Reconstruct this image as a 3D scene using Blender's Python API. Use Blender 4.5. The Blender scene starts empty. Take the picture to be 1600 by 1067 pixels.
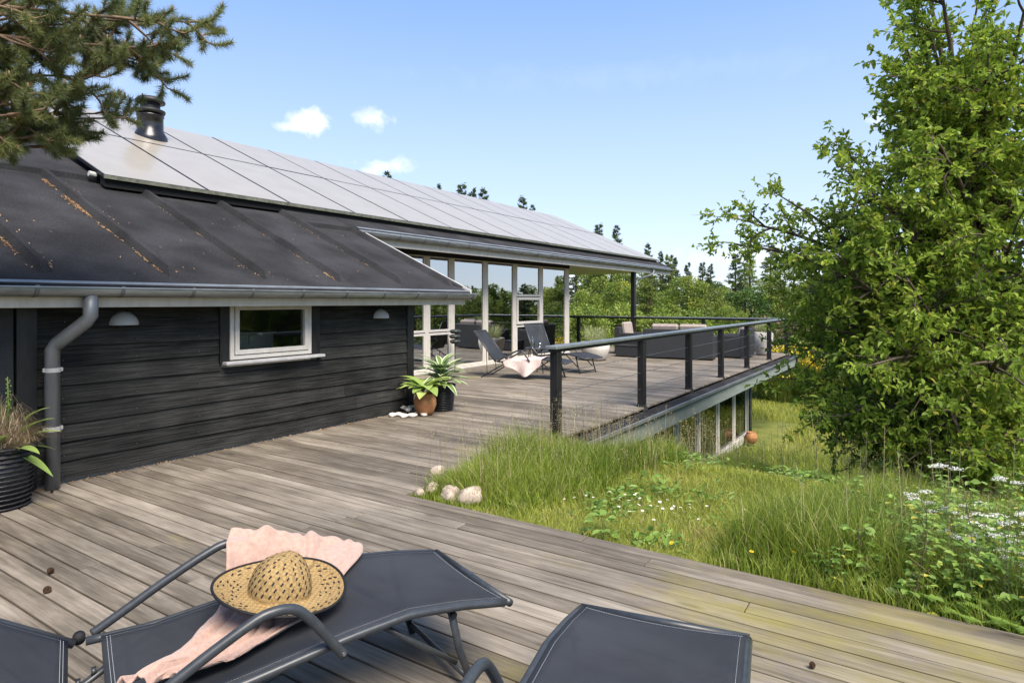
import bpy, math, random
import numpy as np
from mathutils import Vector, Matrix, noise as mnoise

# ------------------------------------------------------------------ camera
scene = bpy.context.scene
col = scene.collection
R = math.radians
F = 987.0; HZ = 471.0; EYE = 1.55            # focal length (px of 1600), horizon row, eye height
cam = bpy.data.cameras.new('camera'); cam_o = bpy.data.objects.new('camera', cam); col.objects.link(cam_o)
cam.sensor_width = 36; cam.lens = F/1600*36; cam.shift_y = -(533.5-HZ)/1600; cam.clip_end = 2000; cam.clip_start = .05
cam_o.location = (0, 0, EYE)
cam_o.rotation_euler = (R(90), 0, math.atan2(.5498, .835)-R(90))
scene.camera = cam_o

# ------------------------------------------------------------------ sky + sun
SUN_DIR = Vector((-.27, -.52, .80)).normalized()
SUN_EL = math.asin(SUN_DIR.z); SUN_AZ = math.atan2(SUN_DIR.x, SUN_DIR.y)
world = bpy.data.worlds.new('World'); scene.world = world; world.use_nodes = True
nt = world.node_tree; nt.nodes.clear()
def N(nt, t, **kw):
    n = nt.nodes.new(t)
    for k, v in kw.items(): setattr(n, k, v)
    return n
out = N(nt, 'ShaderNodeOutputWorld'); bg = N(nt, 'ShaderNodeBackground')
sky = N(nt, 'ShaderNodeTexSky', sky_type='NISHITA', sun_disc=False, sun_elevation=SUN_EL, sun_rotation=SUN_AZ,
        air_density=1.0, dust_density=.25, ozone_density=3.5, altitude=0)
bg.inputs['Strength'].default_value = .14
tc = N(nt, 'ShaderNodeTexCoord')
def pixdir(x, y):
    k = (x-800)/F; z = (HZ-y)/F
    return Vector((.835+.55*k, .55-.835*k, z)).normalized()
nz = N(nt, 'ShaderNodeTexNoise'); nz.inputs['Scale'].default_value = 26; nz.inputs['Detail'].default_value = 7; nz.inputs['Roughness'].default_value = .6
nt.links.new(tc.outputs['Generated'], nz.inputs['Vector'])
def math_n(nt, op, a, b=None, clamp=False):
    m = N(nt, 'ShaderNodeMath', operation=op, use_clamp=clamp)
    for i, v in enumerate((a, b)):
        if v is None: continue
        if isinstance(v, (int, float)): m.inputs[i].default_value = v
        else: nt.links.new(v, m.inputs[i])
    return m.outputs[0]
acc = None
for cx, cy, rx, rz, amp in [(487,190,.036,.017,1), (463,198,.022,.009,.8), (577,186,.030,.018,.85), (604,260,.040,.013,.8), (580,268,.02,.009,.6), (1372,186,.014,.008,.5),
                            (1290,352,.09,.02,.45), (1180,400,.12,.016,.4), (905,428,.08,.035,.6), (120,60,.10,.05,.12), (700,330,.16,.012,.12),(980,120,.3,.02,.05)]:
    c = pixdir(cx, cy)
    sub = N(nt, 'ShaderNodeVectorMath', operation='SUBTRACT'); nt.links.new(tc.outputs['Generated'], sub.inputs[0]); sub.inputs[1].default_value = c
    mul = N(nt, 'ShaderNodeVectorMath', operation='MULTIPLY'); nt.links.new(sub.outputs[0], mul.inputs[0]); mul.inputs[1].default_value = (1/rx, 1/rx, 1/rz)
    ln = N(nt, 'ShaderNodeVectorMath', operation='LENGTH'); nt.links.new(mul.outputs[0], ln.inputs[0])
    v = math_n(nt, 'SUBTRACT', 1.25, ln.outputs['Value'])
    nn = math_n(nt, 'MULTIPLY', math_n(nt, 'SUBTRACT', nz.outputs['Fac'], .55), 3.4)
    v = math_n(nt, 'MULTIPLY', math_n(nt, 'ADD', v, nn), .9, clamp=True)
    v = math_n(nt, 'MULTIPLY', v, amp)
    acc = v if acc is None else math_n(nt, 'MAXIMUM', acc, v)
mixc = N(nt, 'ShaderNodeMix', data_type='RGBA'); nt.links.new(acc, mixc.inputs['Factor'])
skyg = N(nt, 'ShaderNodeMix', data_type='RGBA', blend_type='MULTIPLY'); skyg.inputs['Factor'].default_value = 1
sepd = N(nt, 'ShaderNodeSeparateXYZ'); nt.links.new(tc.outputs['Generated'], sepd.inputs[0])
grad = N(nt, 'ShaderNodeValToRGB'); ge = grad.color_ramp.elements
ge[0].position = 0; ge[0].color = (2.15/4, 2.42/4, 2.85/4, 1); ge[1].position = .75; ge[1].color = (.58/4, 1.08/4, 2.2/4, 1)
gx = ge.new(.22); gx.color = (1.55/4, 2.0/4, 2.8/4, 1); gx = ge.new(.42); gx.color = (.86/4, 1.42/4, 2.6/4, 1)
nt.links.new(sepd.outputs[2], grad.inputs[0])
gm = N(nt, 'ShaderNodeVectorMath', operation='SCALE'); nt.links.new(grad.outputs[0], gm.inputs[0]); gm.inputs['Scale'].default_value = 4.0
smix = N(nt, 'ShaderNodeMix', data_type='RGBA'); smix.inputs['Factor'].default_value = .85; nt.links.new(sky.outputs[0], smix.inputs[6]); nt.links.new(gm.outputs[0], smix.inputs[7])
nt.links.new(smix.outputs[2], skyg.inputs[6]); skyg.inputs[7].default_value = (1.0, 1.0, 1.0, 1)
nt.links.new(skyg.outputs[2], mixc.inputs[6]); mixc.inputs[7].default_value = (3.6, 3.65, 3.75, 1)
nt.links.new(mixc.outputs[2], bg.inputs['Color']); nt.links.new(bg.outputs[0], out.inputs[0])
sl = bpy.data.lights.new('sun', 'SUN'); sl.energy = 3.3; sl.angle = R(34); sl.color = (1, .90, .77)
so = bpy.data.objects.new('sun', sl); col.objects.link(so); so.rotation_euler = SUN_DIR.to_track_quat('Z', 'Y').to_euler()
scene.view_settings.view_transform = 'Standard'; scene.view_settings.look = 'None'; scene.view_settings.gamma = 1
scene.view_settings.exposure = 1.42
scene.cycles.max_bounces = 6; scene.cycles.transparent_max_bounces = 12; scene.cycles.caustics_reflective = False; scene.cycles.caustics_refractive = False

# ------------------------------------------------------------------ helpers
rng = np.random.default_rng(7); random.seed(7)
def G(x, y, z=0.0):
    """photo point -> place on the plane of height z"""
    d = F*(EYE-z)/(y-HZ); l = (x-800)/F*d
    return Vector((.835*d+.55*l, .55*d-.835*l, z))
def at(x, d, z):
    l = (x-800)/F*d
    return Vector((.835*d+.55*l, .55*d-.835*l, z))
def uonv(x, v):
    k = (x-800)/F
    return v*(.835+.55*k)/(.55-.835*k)
def tag(o, label=None, cat=None, group=None, kind=None):
    if label: o['label'] = label
    if cat: o['category'] = cat
    if group: o['group'] = group
    if kind: o['kind'] = kind
    return o
def empty(name, loc=(0,0,0), rz=0, label=None, cat=None, group=None):
    o = bpy.data.objects.new(name, None); col.objects.link(o); o.location = loc; o.rotation_euler = (0,0,rz); o.empty_display_size = .2
    return tag(o, label, cat, group)
def copy_tree(o, parent=None):
    c = o.copy(); col.objects.link(c); c.parent = parent
    for ch in list(o.children):
        k = copy_tree(ch, c); KIDS.setdefault(c.name, []).append(k)
    return c
KIDS = {}
def link(name, me, mat, parent=None, smooth=False):
    o = bpy.data.objects.new(name, me); col.objects.link(o)
    if mat is not None: me.materials.append(mat)
    if parent is not None:
        o.parent = parent; KIDS.setdefault(parent.name, []).append(o)
    if smooth: me.polygons.foreach_set('use_smooth', [True]*len(me.polygons))
    return o
class MB:
    def __init__(s): s.v = []; s.f = []; s.a = []
    def add(s, vs, fs, a=0.0):
        b = len(s.v); s.v += [tuple(v) for v in vs]; s.f += [tuple(i+b for i in f) for f in fs]; s.a += [a]*len(vs); return s
    def box(s, x0, x1, y0, y1, z0, z1, a=0.0, M=None):
        vs = [Vector((x,y,z)) for z in (z0,z1) for y in (y0,y1) for x in (x0,x1)]
        if M is not None: vs = [M @ v for v in vs]
        return s.add(vs, [(0,2,3,1),(4,5,7,6),(0,1,5,4),(2,6,7,3),(0,4,6,2),(1,3,7,5)], a)
    def bev(s, x0, x1, y0, y1, z0, z1, b=.01, a=0.0, M=None):
        # box with chamfered edges
        vs=[]; idx={}
        X=(x0,x1);Y=(y0,y1);Z=(z0,z1); sg=(1,-1)
        for i in (0,1):
            for j in (0,1):
                for k in (0,1):
                    for ax in range(3):
                        p=[X[i]+sg[i]*b, Y[j]+sg[j]*b, Z[k]+sg[k]*b]; p[ax]=(X[i],Y[j],Z[k])[ax]
                        idx[(i,j,k,ax)]=len(vs); q=Vector(p); vs.append(M@q if M is not None else q)
        fs=[]
        def q(l): fs.append(tuple(idx[t] for t in l))
        q([(0,0,0,0),(0,0,1,0),(0,1,1,0),(0,1,0,0)]); q([(1,0,0,0),(1,1,0,0),(1,1,1,0),(1,0,1,0)])
        q([(0,0,0,1),(1,0,0,1),(1,0,1,1),(0,0,1,1)]); q([(0,1,0,1),(0,1,1,1),(1,1,1,1),(1,1,0,1)])
        q([(0,0,0,2),(0,1,0,2),(1,1,0,2),(1,0,0,2)]); q([(0,0,1,2),(1,0,1,2),(1,1,1,2),(0,1,1,2)])
        for i in (0,1):
            for j in (0,1):
                q([(i,j,0,0),(i,j,1,0),(i,j,1,1),(i,j,0,1)]); q([(0,i,j,1),(1,i,j,1),(1,i,j,2),(0,i,j,2)]); q([(i,0,j,0),(i,1,j,0),(i,1,j,2),(i,0,j,2)])
                for k in (0,1): q([(i,j,k,0),(i,j,k,1),(i,j,k,2)])
        return s.add(vs, fs, a)
    def tube(s, pts, rad, n=8, a=0.0, cap=True, flat=1.0):
        pts = [Vector(p) for p in pts]; m = len(pts)
        if isinstance(rad, (int, float)): rad = [rad]*m
        ref = Vector((0,0,1)); vs = []
        prev = None
        for i, p in enumerate(pts):
            t = (pts[min(i+1,m-1)]-pts[max(i-1,0)]).normalized()
            if prev is None:
                sx = t.cross(ref) if abs(t.z) < .95 else t.cross(Vector((0,1,0)))
            else: sx = prev - t*prev.dot(t)
            sx.normalize(); prev = sx; sy = sx.cross(t)
            for j in range(n):
                an = 2*math.pi*j/n; vs.append(p+sx*math.cos(an)*rad[i]+sy*math.sin(an)*rad[i]*flat)
        fs = [(i*n+j, i*n+(j+1)%n, (i+1)*n+(j+1)%n, (i+1)*n+j) for i in range(m-1) for j in range(n)]
        if cap: fs += [tuple(range(n-1,-1,-1)), tuple((m-1)*n+j for j in range(n))]
        return s.add(vs, fs, a)
    def lathe(s, prof, c=(0,0,0), n=24, a=0.0, M=None, wob=None):
        vs = []
        for r, z in prof:
            for j in range(n):
                an = 2*math.pi*j/n
                v = Vector((c[0]+r*math.cos(an), c[1]+r*math.sin(an), c[2]+z))
                vs.append(M@v if M is not None else v)
        fs = [(i*n+j, i*n+(j+1)%n, (i+1)*n+(j+1)%n, (i+1)*n+j) for i in range(len(prof)-1) for j in range(n)]
        if prof[0][0] > 1e-5: fs.append(tuple(range(n-1,-1,-1)))
        if prof[-1][0] > 1e-5: fs.append(tuple((len(prof)-1)*n+j for j in range(n)))
        return s.add(vs, fs, a)
    def grid(s, fn, nu, nv, a=0.0, thick=0.0):
        P = [[Vector(fn(i/nu, j/nv)) for j in range(nv+1)] for i in range(nu+1)]
        vs = [P[i][j] for i in range(nu+1) for j in range(nv+1)]
        W = nv+1
        fs = [(i*W+j, (i+1)*W+j, (i+1)*W+j+1, i*W+j+1) for i in range(nu) for j in range(nv)]
        if thick:
            nn = len(vs); low = []
            for i in range(nu+1):
                for j in range(nv+1):
                    du = P[min(i+1,nu)][j]-P[max(i-1,0)][j]; dv = P[i][min(j+1,nv)]-P[i][max(j-1,0)]
                    no = du.cross(dv)
                    if no.length > 0: no.normalize()
                    low.append(P[i][j]-no*thick)
            vs = vs+low; fs += [tuple(x+nn for x in reversed(f)) for f in fs[:]]
            ring = [i*W for i in range(nu+1)]+[nu*W+j for j in range(1,W)]+[i*W+nv for i in range(nu-1,-1,-1)]+[j for j in range(nv-1,0,-1)]
            for q in range(len(ring)):
                a0, b0 = ring[q], ring[(q+1)%len(ring)]; fs.append((a0, a0+nn, b0+nn, b0))
        return s.add(vs, fs, a)
    def build(s, name, mat, parent=None, smooth=False):
        me = bpy.data.meshes.new(name); me.from_pydata(s.v, [], s.f)
        at_ = me.attributes.new('rnd', 'FLOAT', 'POINT'); at_.data.foreach_set('value', s.a)
        me.update()
        return link(name, me, mat, parent, smooth)
def np_mesh(name, V, K, mat, parent=None, rnd=None):
    """V (n*K,3): n faces of K corners each, nothing shared"""
    n = len(V)//K; me = bpy.data.meshes.new(name)
    me.vertices.add(len(V)); me.vertices.foreach_set('co', np.asarray(V, np.float32).ravel())
    me.loops.add(len(V)); me.loops.foreach_set('vertex_index', np.arange(len(V), dtype=np.int32))
    me.polygons.add(n); me.polygons.foreach_set('loop_start', np.arange(0, len(V), K, dtype=np.int32)); me.polygons.foreach_set('loop_total', np.full(n, K, np.int32))
    if rnd is not None:
        a = me.attributes.new('rnd', 'FLOAT', 'POINT'); a.data.foreach_set('value', np.repeat(rnd, K).astype(np.float32))
    me.update(calc_edges=True)
    return link(name, me, mat, parent)
def unit(a): return a/np.maximum(np.linalg.norm(a, axis=-1, keepdims=True), 1e-9)
def leaves(P, D, L, W, fold=.25, up=.6):
    """leaf = two quads folded on the midrib, pointed; P base, D direction"""
    n = len(P); D = unit(D); Rr = rng.normal(size=(n,3)); Rr[:,2] += up*2.2
    S = unit(np.cross(D, Rr)); Nn = np.cross(S, D)
    L = np.broadcast_to(L, (n,))[:,None]; W = np.broadcast_to(W, (n,))[:,None]
    tip = P+D*L-Nn*L*.12; b = P; mid = P+D*L*.55
    l1 = P+D*L*.38+S*W*.5+Nn*W*fold; l2 = P+D*L*.74+S*W*.36+Nn*W*fold*.7
    r1 = P+D*L*.38-S*W*.5+Nn*W*fold; r2 = P+D*L*.74-S*W*.36+Nn*W*fold*.7
    V = np.stack([b,l1,l2,tip, b,tip,r2,r1], 1).reshape(-1,3)
    return V
def diamonds(P, D, L, W, up=.3):
    n = len(P); D = unit(D); Rr = rng.normal(size=(n,3)); Rr[:,2] += up*2
    S = unit(np.cross(D, Rr)); L = np.broadcast_to(L,(n,))[:,None]; W = np.broadcast_to(W,(n,))[:,None]
    return np.stack([P, P+D*L*.45+S*W*.5, P+D*L, P+D*L*.45-S*W*.5], 1).reshape(-1,3)
def slivers(P, D, L, W):
    n = len(P); D = unit(D); S = unit(np.cross(D, rng.normal(size=(n,3)))); L = np.broadcast_to(L,(n,))[:,None]; W = np.broadcast_to(W,(n,))[:,None]
    return np.stack([P-S*W*.5, P+S*W*.5, P+D*L], 1).reshape(-1,3)

# ------------------------------------------------------------------ materials
def pmat(name, c1, c2=None, rough=.7, scale=8, stretch=(1,1,1), detail=6, spec=.3, bump=0.0, bscale=None, rndamt=0.0, metal=0.0, coat=0.0, trans=0.0, contrast=(.3,.7), sheen=0.0, ior=1.45, coord='Object'):
    m = bpy.data.materials.new(name); m.use_nodes = True; nt = m.node_tree; b = nt.nodes['Principled BSDF']
    b.inputs['Roughness'].default_value = rough; b.inputs['Specular IOR Level'].default_value = spec; b.inputs['Metallic'].default_value = metal
    b.inputs['Coat Weight'].default_value = coat; b.inputs['Coat Roughness'].default_value = .08; b.inputs['IOR'].default_value = ior
    if sheen: b.inputs['Sheen Weight'].default_value = sheen
    c2 = c2 or c1
    tcn = N(nt, 'ShaderNodeTexCoord'); mp = N(nt, 'ShaderNodeMapping'); mp.inputs['Scale'].default_value = stretch
    nt.links.new(tcn.outputs[coord], mp.inputs['Vector'])
    no = N(nt, 'ShaderNodeTexNoise'); no.inputs['Scale'].default_value = scale; no.inputs['Detail'].default_value = detail; no.inputs['Roughness'].default_value = .62
    nt.links.new(mp.outputs[0], no.inputs['Vector'])
    rp = N(nt, 'ShaderNodeMapRange'); rp.inputs['From Min'].default_value = contrast[0]; rp.inputs['From Max'].default_value = contrast[1]
    nt.links.new(no.outputs['Fac'], rp.inputs['Value'])
    fac = rp.outputs[0]
    if rndamt:
        at_ = N(nt, 'ShaderNodeAttribute', attribute_name='rnd')
        fac = math_n(nt, 'ADD', math_n(nt, 'MULTIPLY', fac, 1-rndamt), math_n(nt, 'MULTIPLY', at_.outputs['Fac'], rndamt), clamp=True)
    mx = N(nt, 'ShaderNodeMix', data_type='RGBA'); nt.links.new(fac, mx.inputs['Factor']); mx.inputs[6].default_value = (*c1,1); mx.inputs[7].default_value = (*c2,1)
    nt.links.new(mx.outputs[2], b.inputs['Base Color'])
    if bump:
        bp = N(nt, 'ShaderNodeBump'); bp.inputs['Strength'].default_value = min(1,bump); bp.inputs['Distance'].default_value = .01
        if bscale:
            n2 = N(nt, 'ShaderNodeTexNoise'); n2.inputs['Scale'].default_value = bscale; n2.inputs['Detail'].default_value = 5
            nt.links.new(mp.outputs[0], n2.inputs['Vector']); nt.links.new(n2.outputs['Fac'], bp.inputs['Height'])
        else: nt.links.new(no.outputs['Fac'], bp.inputs['Height'])
        nt.links.new(bp.outputs[0], b.inputs['Normal'])
    if trans:
        tr = N(nt, 'ShaderNodeBsdfTranslucent'); nt.links.new(mx.outputs[2], tr.inputs['Color'])
        ms = N(nt, 'ShaderNodeMixShader'); ms.inputs[0].default_value = trans
        nt.links.new(b.outputs[0], ms.inputs[1]); nt.links.new(tr.outputs[0], ms.inputs[2]); nt.links.new(ms.outputs[0], nt.nodes['Material Output'].inputs[0])
    return m
def leafmat(name, c1, c2, c3=None, trans=.35, rough=.5, spec=.4):
    """per-leaf colour: dark -> light -> odd yellow ones"""
    m = bpy.data.materials.new(name); m.use_nodes = True; nt = m.node_tree; b = nt.nodes['Principled BSDF']
    b.inputs['Roughness'].default_value = rough; b.inputs['Specular IOR Level'].default_value = spec
    at_ = N(nt, 'ShaderNodeAttribute', attribute_name='rnd'); cr = N(nt, 'ShaderNodeValToRGB')
    e = cr.color_ramp.elements; e[0].color = (*c1,1); e[0].position = 0; e[1].color = (*c2,1); e[1].position = .9
    if c3: x = e.new(1.0); x.color = (*c3,1)
    nt.links.new(at_.outputs['Fac'], cr.inputs[0]); nt.links.new(cr.outputs[0], b.inputs['Base Color'])
    tr = N(nt, 'ShaderNodeBsdfTranslucent'); nt.links.new(cr.outputs[0], tr.inputs['Color'])
    ms = N(nt, 'ShaderNodeMixShader'); ms.inputs[0].default_value = trans
    nt.links.new(b.outputs[0], ms.inputs[1]); nt.links.new(tr.outputs[0], ms.inputs[2]); nt.links.new(ms.outputs[0], nt.nodes['Material Output'].inputs[0])
    return m
def glassmat(name, tint, refl=.25, rough=.0, mult=1.5):
    m = bpy.data.materials.new(name); m.use_nodes = True; nt = m.node_tree; nt.nodes.remove(nt.nodes['Principled BSDF'])
    t = N(nt, 'ShaderNodeBsdfTransparent'); t.inputs[0].default_value = (*tint,1)
    g = N(nt, 'ShaderNodeBsdfGlossy'); g.inputs['Roughness'].default_value = rough; g.inputs[0].default_value = (.95,.97,1,1)
    fr = N(nt, 'ShaderNodeFresnel'); fr.inputs[0].default_value = 1.52
    f = math_n(nt, 'ADD', math_n(nt, 'MULTIPLY', fr.outputs[0], mult), refl, clamp=True)
    ms = N(nt, 'ShaderNodeMixShader'); nt.links.new(f, ms.inputs[0]); nt.links.new(t.outputs[0], ms.inputs[1]); nt.links.new(g.outputs[0], ms.inputs[2])
    nt.links.new(ms.outputs[0], nt.nodes['Material Output'].inputs[0]); return m
def deckmat():
    m = bpy.data.materials.new('weathered_decking'); m.use_nodes = True; nt = m.node_tree; b = nt.nodes['Principled BSDF']
    b.inputs['Roughness'].default_value = .72; b.inputs['Specular IOR Level'].default_value = .35
    tcn = N(nt, 'ShaderNodeTexCoord'); at_ = N(nt, 'ShaderNodeAttribute', attribute_name='rnd')
    comb = N(nt, 'ShaderNodeCombineXYZ'); nt.links.new(math_n(nt,'MULTIPLY',at_.outputs['Fac'],37.0), comb.inputs[2])
    ad = N(nt, 'ShaderNodeVectorMath', operation='ADD'); nt.links.new(tcn.outputs['Object'], ad.inputs[0]); nt.links.new(comb.outputs[0], ad.inputs[1])
    def noi(sc, st, det, src=ad.outputs[0]):
        mp = N(nt, 'ShaderNodeMapping'); mp.inputs['Scale'].default_value = st; nt.links.new(src, mp.inputs['Vector'])
        n = N(nt, 'ShaderNodeTexNoise'); n.inputs['Scale'].default_value = sc; n.inputs['Detail'].default_value = det; n.inputs['Roughness'].default_value = .65
        nt.links.new(mp.outputs[0], n.inputs['Vector']); return n.outputs['Fac']
    grain = noi(60, (1,.035,1), 5); streak = noi(9, (1,.12,1), 6); blot = noi(1.3, (1,.6,1), 5, tcn.outputs['Object'])
    f = math_n(nt,'ADD', math_n(nt,'MULTIPLY',grain,.48), math_n(nt,'ADD', math_n(nt,'MULTIPLY',streak,.62), math_n(nt,'MULTIPLY',at_.outputs['Fac'],.20)))
    cr = N(nt, 'ShaderNodeValToRGB'); e = cr.color_ramp.elements
    e[0].position=.36; e[0].color=(.042,.034,.024,1); e[1].position=.84; e[1].color=(.305,.267,.218,1); x=e.new(.6); x.color=(.150,.127,.099,1)
    nt.links.new(f, cr.inputs[0])
    # knots
    mp = N(nt,'ShaderNodeMapping'); mp.inputs['Scale'].default_value=(5.5,1.3,1); nt.links.new(ad.outputs[0], mp.inputs['Vector'])
    vo = N(nt,'ShaderNodeTexVoronoi'); vo.inputs['Scale'].default_value=1.0; nt.links.new(mp.outputs[0], vo.inputs['Vector'])
    kn = N(nt,'ShaderNodeMapRange'); kn.inputs['From Min'].default_value=.05; kn.inputs['From Max'].default_value=.13; kn.inputs['To Min'].default_value=.45; kn.inputs['To Max'].default_value=1; nt.links.new(vo.outputs['Distance'], kn.inputs['Value'])
    mk = N(nt,'ShaderNodeMix',data_type='RGBA',blend_type='MULTIPLY'); mk.inputs['Factor'].default_value=1; nt.links.new(cr.outputs[0],mk.inputs[6]); nt.links.new(kn.outputs[0],mk.inputs[7])
    # damp blotches / green algae
    br = N(nt,'ShaderNodeMapRange'); br.inputs['From Min'].default_value=.35; br.inputs['From Max'].default_value=.62; br.inputs['To Min'].default_value=.66; br.inputs['To Max'].default_value=1.06; nt.links.new(blot, br.inputs['Value'])
    mb = N(nt,'ShaderNodeMix',data_type='RGBA',blend_type='MULTIPLY'); mb.inputs['Factor'].default_value=1; nt.links.new(mk.outputs[2],mb.inputs[6]); nt.links.new(br.outputs[0],mb.inputs[7])
    alg = noi(1.6,(1,.5,1),6,tcn.outputs['Object'])
    sx = N(nt,'ShaderNodeVectorMath',operation='DISTANCE'); nt.links.new(tcn.outputs['Object'],sx.inputs[0]); sx.inputs[1].default_value=(2.9,.0,0)
    near = N(nt,'ShaderNodeMapRange'); near.inputs['From Min'].default_value=.3; near.inputs['From Max'].default_value=2.6; near.inputs['To Min'].default_value=.19; near.inputs['To Max'].default_value=-.02; nt.links.new(sx.outputs['Value'],near.inputs['Value'])
    ag = N(nt,'ShaderNodeMapRange'); ag.inputs['From Min'].default_value=.60; ag.inputs['From Max'].default_value=.82; ag.inputs['To Max'].default_value=.75; nt.links.new(math_n(nt,'ADD',alg,near.outputs[0]), ag.inputs['Value'])
    ma = N(nt,'ShaderNodeMix',data_type='RGBA'); nt.links.new(ag.outputs[0],ma.inputs['Factor']); nt.links.new(mb.outputs[2],ma.inputs[6]); ma.inputs[7].default_value=(.22,.19,.035,1)
    nt.links.new(ma.outputs[2], b.inputs['Base Color'])
    bp = N(nt,'ShaderNodeBump'); bp.inputs['Strength'].default_value=.55; bp.inputs['Distance'].default_value=.004; nt.links.new(grain,bp.inputs['Height']); nt.links.new(bp.outputs[0],b.inputs['Normal'])
    return m
M = {}
M['deck'] = deckmat()
M['siding'] = pmat('black_stained_boards', (.0045,.005,.005), (.066,.066,.064), .68, 5, (.5,6,16), 9, .2, 1.0, None, .25, contrast=(.38,.80))

M['blackwood'] = pmat('black_painted_wood', (.008,.008,.009), (.02,.02,.022), .4, 14, (1,1,.3), 5, .45, .3)
M['railtop'] = pmat('rail_cap_paint', (.10,.12,.13), (.17,.19,.20), .28, 9, (1,1,1), 6, .6, .15)
M['cream'] = pmat('cream_painted_wood', (.50,.47,.41), (.62,.585,.53), .5, 12, (1,1,.4), 5, .35, .1)
M['whiteframe'] = pmat('white_window_frame', (.50,.48,.44), (.60,.58,.55), .4, 10, (1,1,1), 4, .4)
M['sillwood'] = pmat('grey_sill', (.30,.30,.31), (.48,.48,.50), .6, 30, (.3,1,1), 5, .3)
M['zinc'] = pmat('weathered_zinc', (.16,.175,.18), (.31,.33,.335), .42, 5, (.6,1,3), 6, .5, .06, metal=.55)
M['zincdark'] = pmat('zinc_bracket', (.09,.10,.11), (.17,.18,.19), .45, 9, metal=.5)
M['pipe'] = pmat('grey_zinc_pipe', (.14,.15,.165), (.235,.25,.27), .48, 7, (1,1,.3), 6, .5, metal=.45)
M['felt'] = pmat('roofing_felt', (.018,.0185,.0205), (.070,.070,.076), 1.0, 130, (1,1,1), 2, .06, 1.0, 260, contrast=(.3,.75))
def add_blotch(m, sc, lo, hi, fm=.35, fx=.65):
    nt = m.node_tree; b = nt.nodes['Principled BSDF']; src = b.inputs['Base Color'].links[0].from_socket
    tcn = N(nt,'ShaderNodeTexCoord'); n = N(nt,'ShaderNodeTexNoise'); n.inputs['Scale'].default_value=sc; n.inputs['Detail'].default_value=7; nt.links.new(tcn.outputs['Object'],n.inputs['Vector'])
    r = N(nt,'ShaderNodeMapRange'); r.inputs['From Min'].default_value=fm; r.inputs['From Max'].default_value=fx; r.inputs['To Min'].default_value=lo; r.inputs['To Max'].default_value=hi; nt.links.new(n.outputs['Fac'],r.inputs['Value'])
    mm = N(nt,'ShaderNodeMix',data_type='RGBA',blend_type='MULTIPLY'); mm.inputs['Factor'].default_value=1; nt.links.new(src,mm.inputs[6]); nt.links.new(r.outputs[0],mm.inputs[7]); nt.links.new(mm.outputs[2],b.inputs['Base Color'])
add_blotch(M['felt'], 1.7, .72, 1.25)
add_blotch(M['siding'], 2.2, .7, 1.35)
add_blotch(M['siding'], .6, .8, 1.2)
M['panel'] = pmat('solar_glass', (.285,.258,.212), (.315,.288,.242), .34, 2.5, (1,1,1), 3, .4, coat=.2, ior=1.5)  # pale base carries the whitish sky reflection of black panels
M['panelframe'] = pmat('black_panel_frame', (.012,.012,.014), None, .4, 4)
M['panelrail'] = pmat('mossy_panel_edge', (.05,.055,.045), (.16,.17,.13), .7, 18)
M['glass'] = glassmat('window_glass', (.72,.76,.74), .48)
M['glasskit'] = glassmat('kitchen_window_glass', (.92,.94,.92), .02, 0, .8)
M['glasslow'] = glassmat('lower_window_glass', (.42,.46,.45), .03, 0, .62)
M['clear'] = glassmat('bottle_glass', (.85,.9,.9), .12)
M['greenfascia'] = pmat('grey_green_fascia', (.17,.20,.185), (.25,.28,.26), .6, 5, (.5,1,2), 6, .3)
M['darkgap'] = pmat('dark_shade_and_verge', (.012,.012,.012), None, .8)  # near black: painted shade under eave and panels, also the verge board
M['interior'] = pmat('interior_plaster', (.34,.32,.29), (.40,.38,.34), .8, 3)
M['intfloor'] = pmat('interior_floor', (.16,.11,.07), (.25,.18,.12), .4, 6, (1,8,1))
M['darkfurn'] = pmat('dark_furniture', (.02,.02,.022), (.04,.04,.042), .5, 20)
M['whitecab'] = pmat('white_cabinet', (.6,.6,.58), None, .4)
M['steel'] = pmat('brushed_steel', (.45,.45,.46), (.6,.6,.6), .3, 40, metal=.9)
M['frame'] = pmat('anthracite_tube', (.024,.029,.034), (.040,.045,.052), .36, 30, spec=.5)
def slingmat():
    m = pmat('sling_mesh_fabric', (.021,.024,.030), (.038,.042,.050), .62, 500, (1,1,1), 2, .35, .35, 600)
    nt = m.node_tree; b = nt.nodes['Principled BSDF']; tr = N(nt,'ShaderNodeBsdfTransparent'); ms = N(nt,'ShaderNodeMixShader')
    ms.inputs[0].default_value=.15
    nt.links.new(b.outputs[0],ms.inputs[1]); nt.links.new(tr.outputs[0],ms.inputs[2]); nt.links.new(ms.outputs[0],nt.nodes['Material Output'].inputs[0]); return m
M['sling'] = slingmat()
add_blotch(M['sling'], 3.0, .85, 1.2)
M['stitch'] = pmat('pale_stitching', (.35,.37,.40), None, .8)
M['blanket'] = pmat('blush_fleece', (.34,.225,.185), (.44,.305,.255), .95, 60, (1,1,1), 4, .1, .35, 300, sheen=.3)
M['towel'] = pmat('pink_patterned_towel', (.66,.54,.51), (.60,.44,.41), .9, 30, (1,1,1), 2, .1, .2, 100, contrast=(.48,.62))
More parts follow.
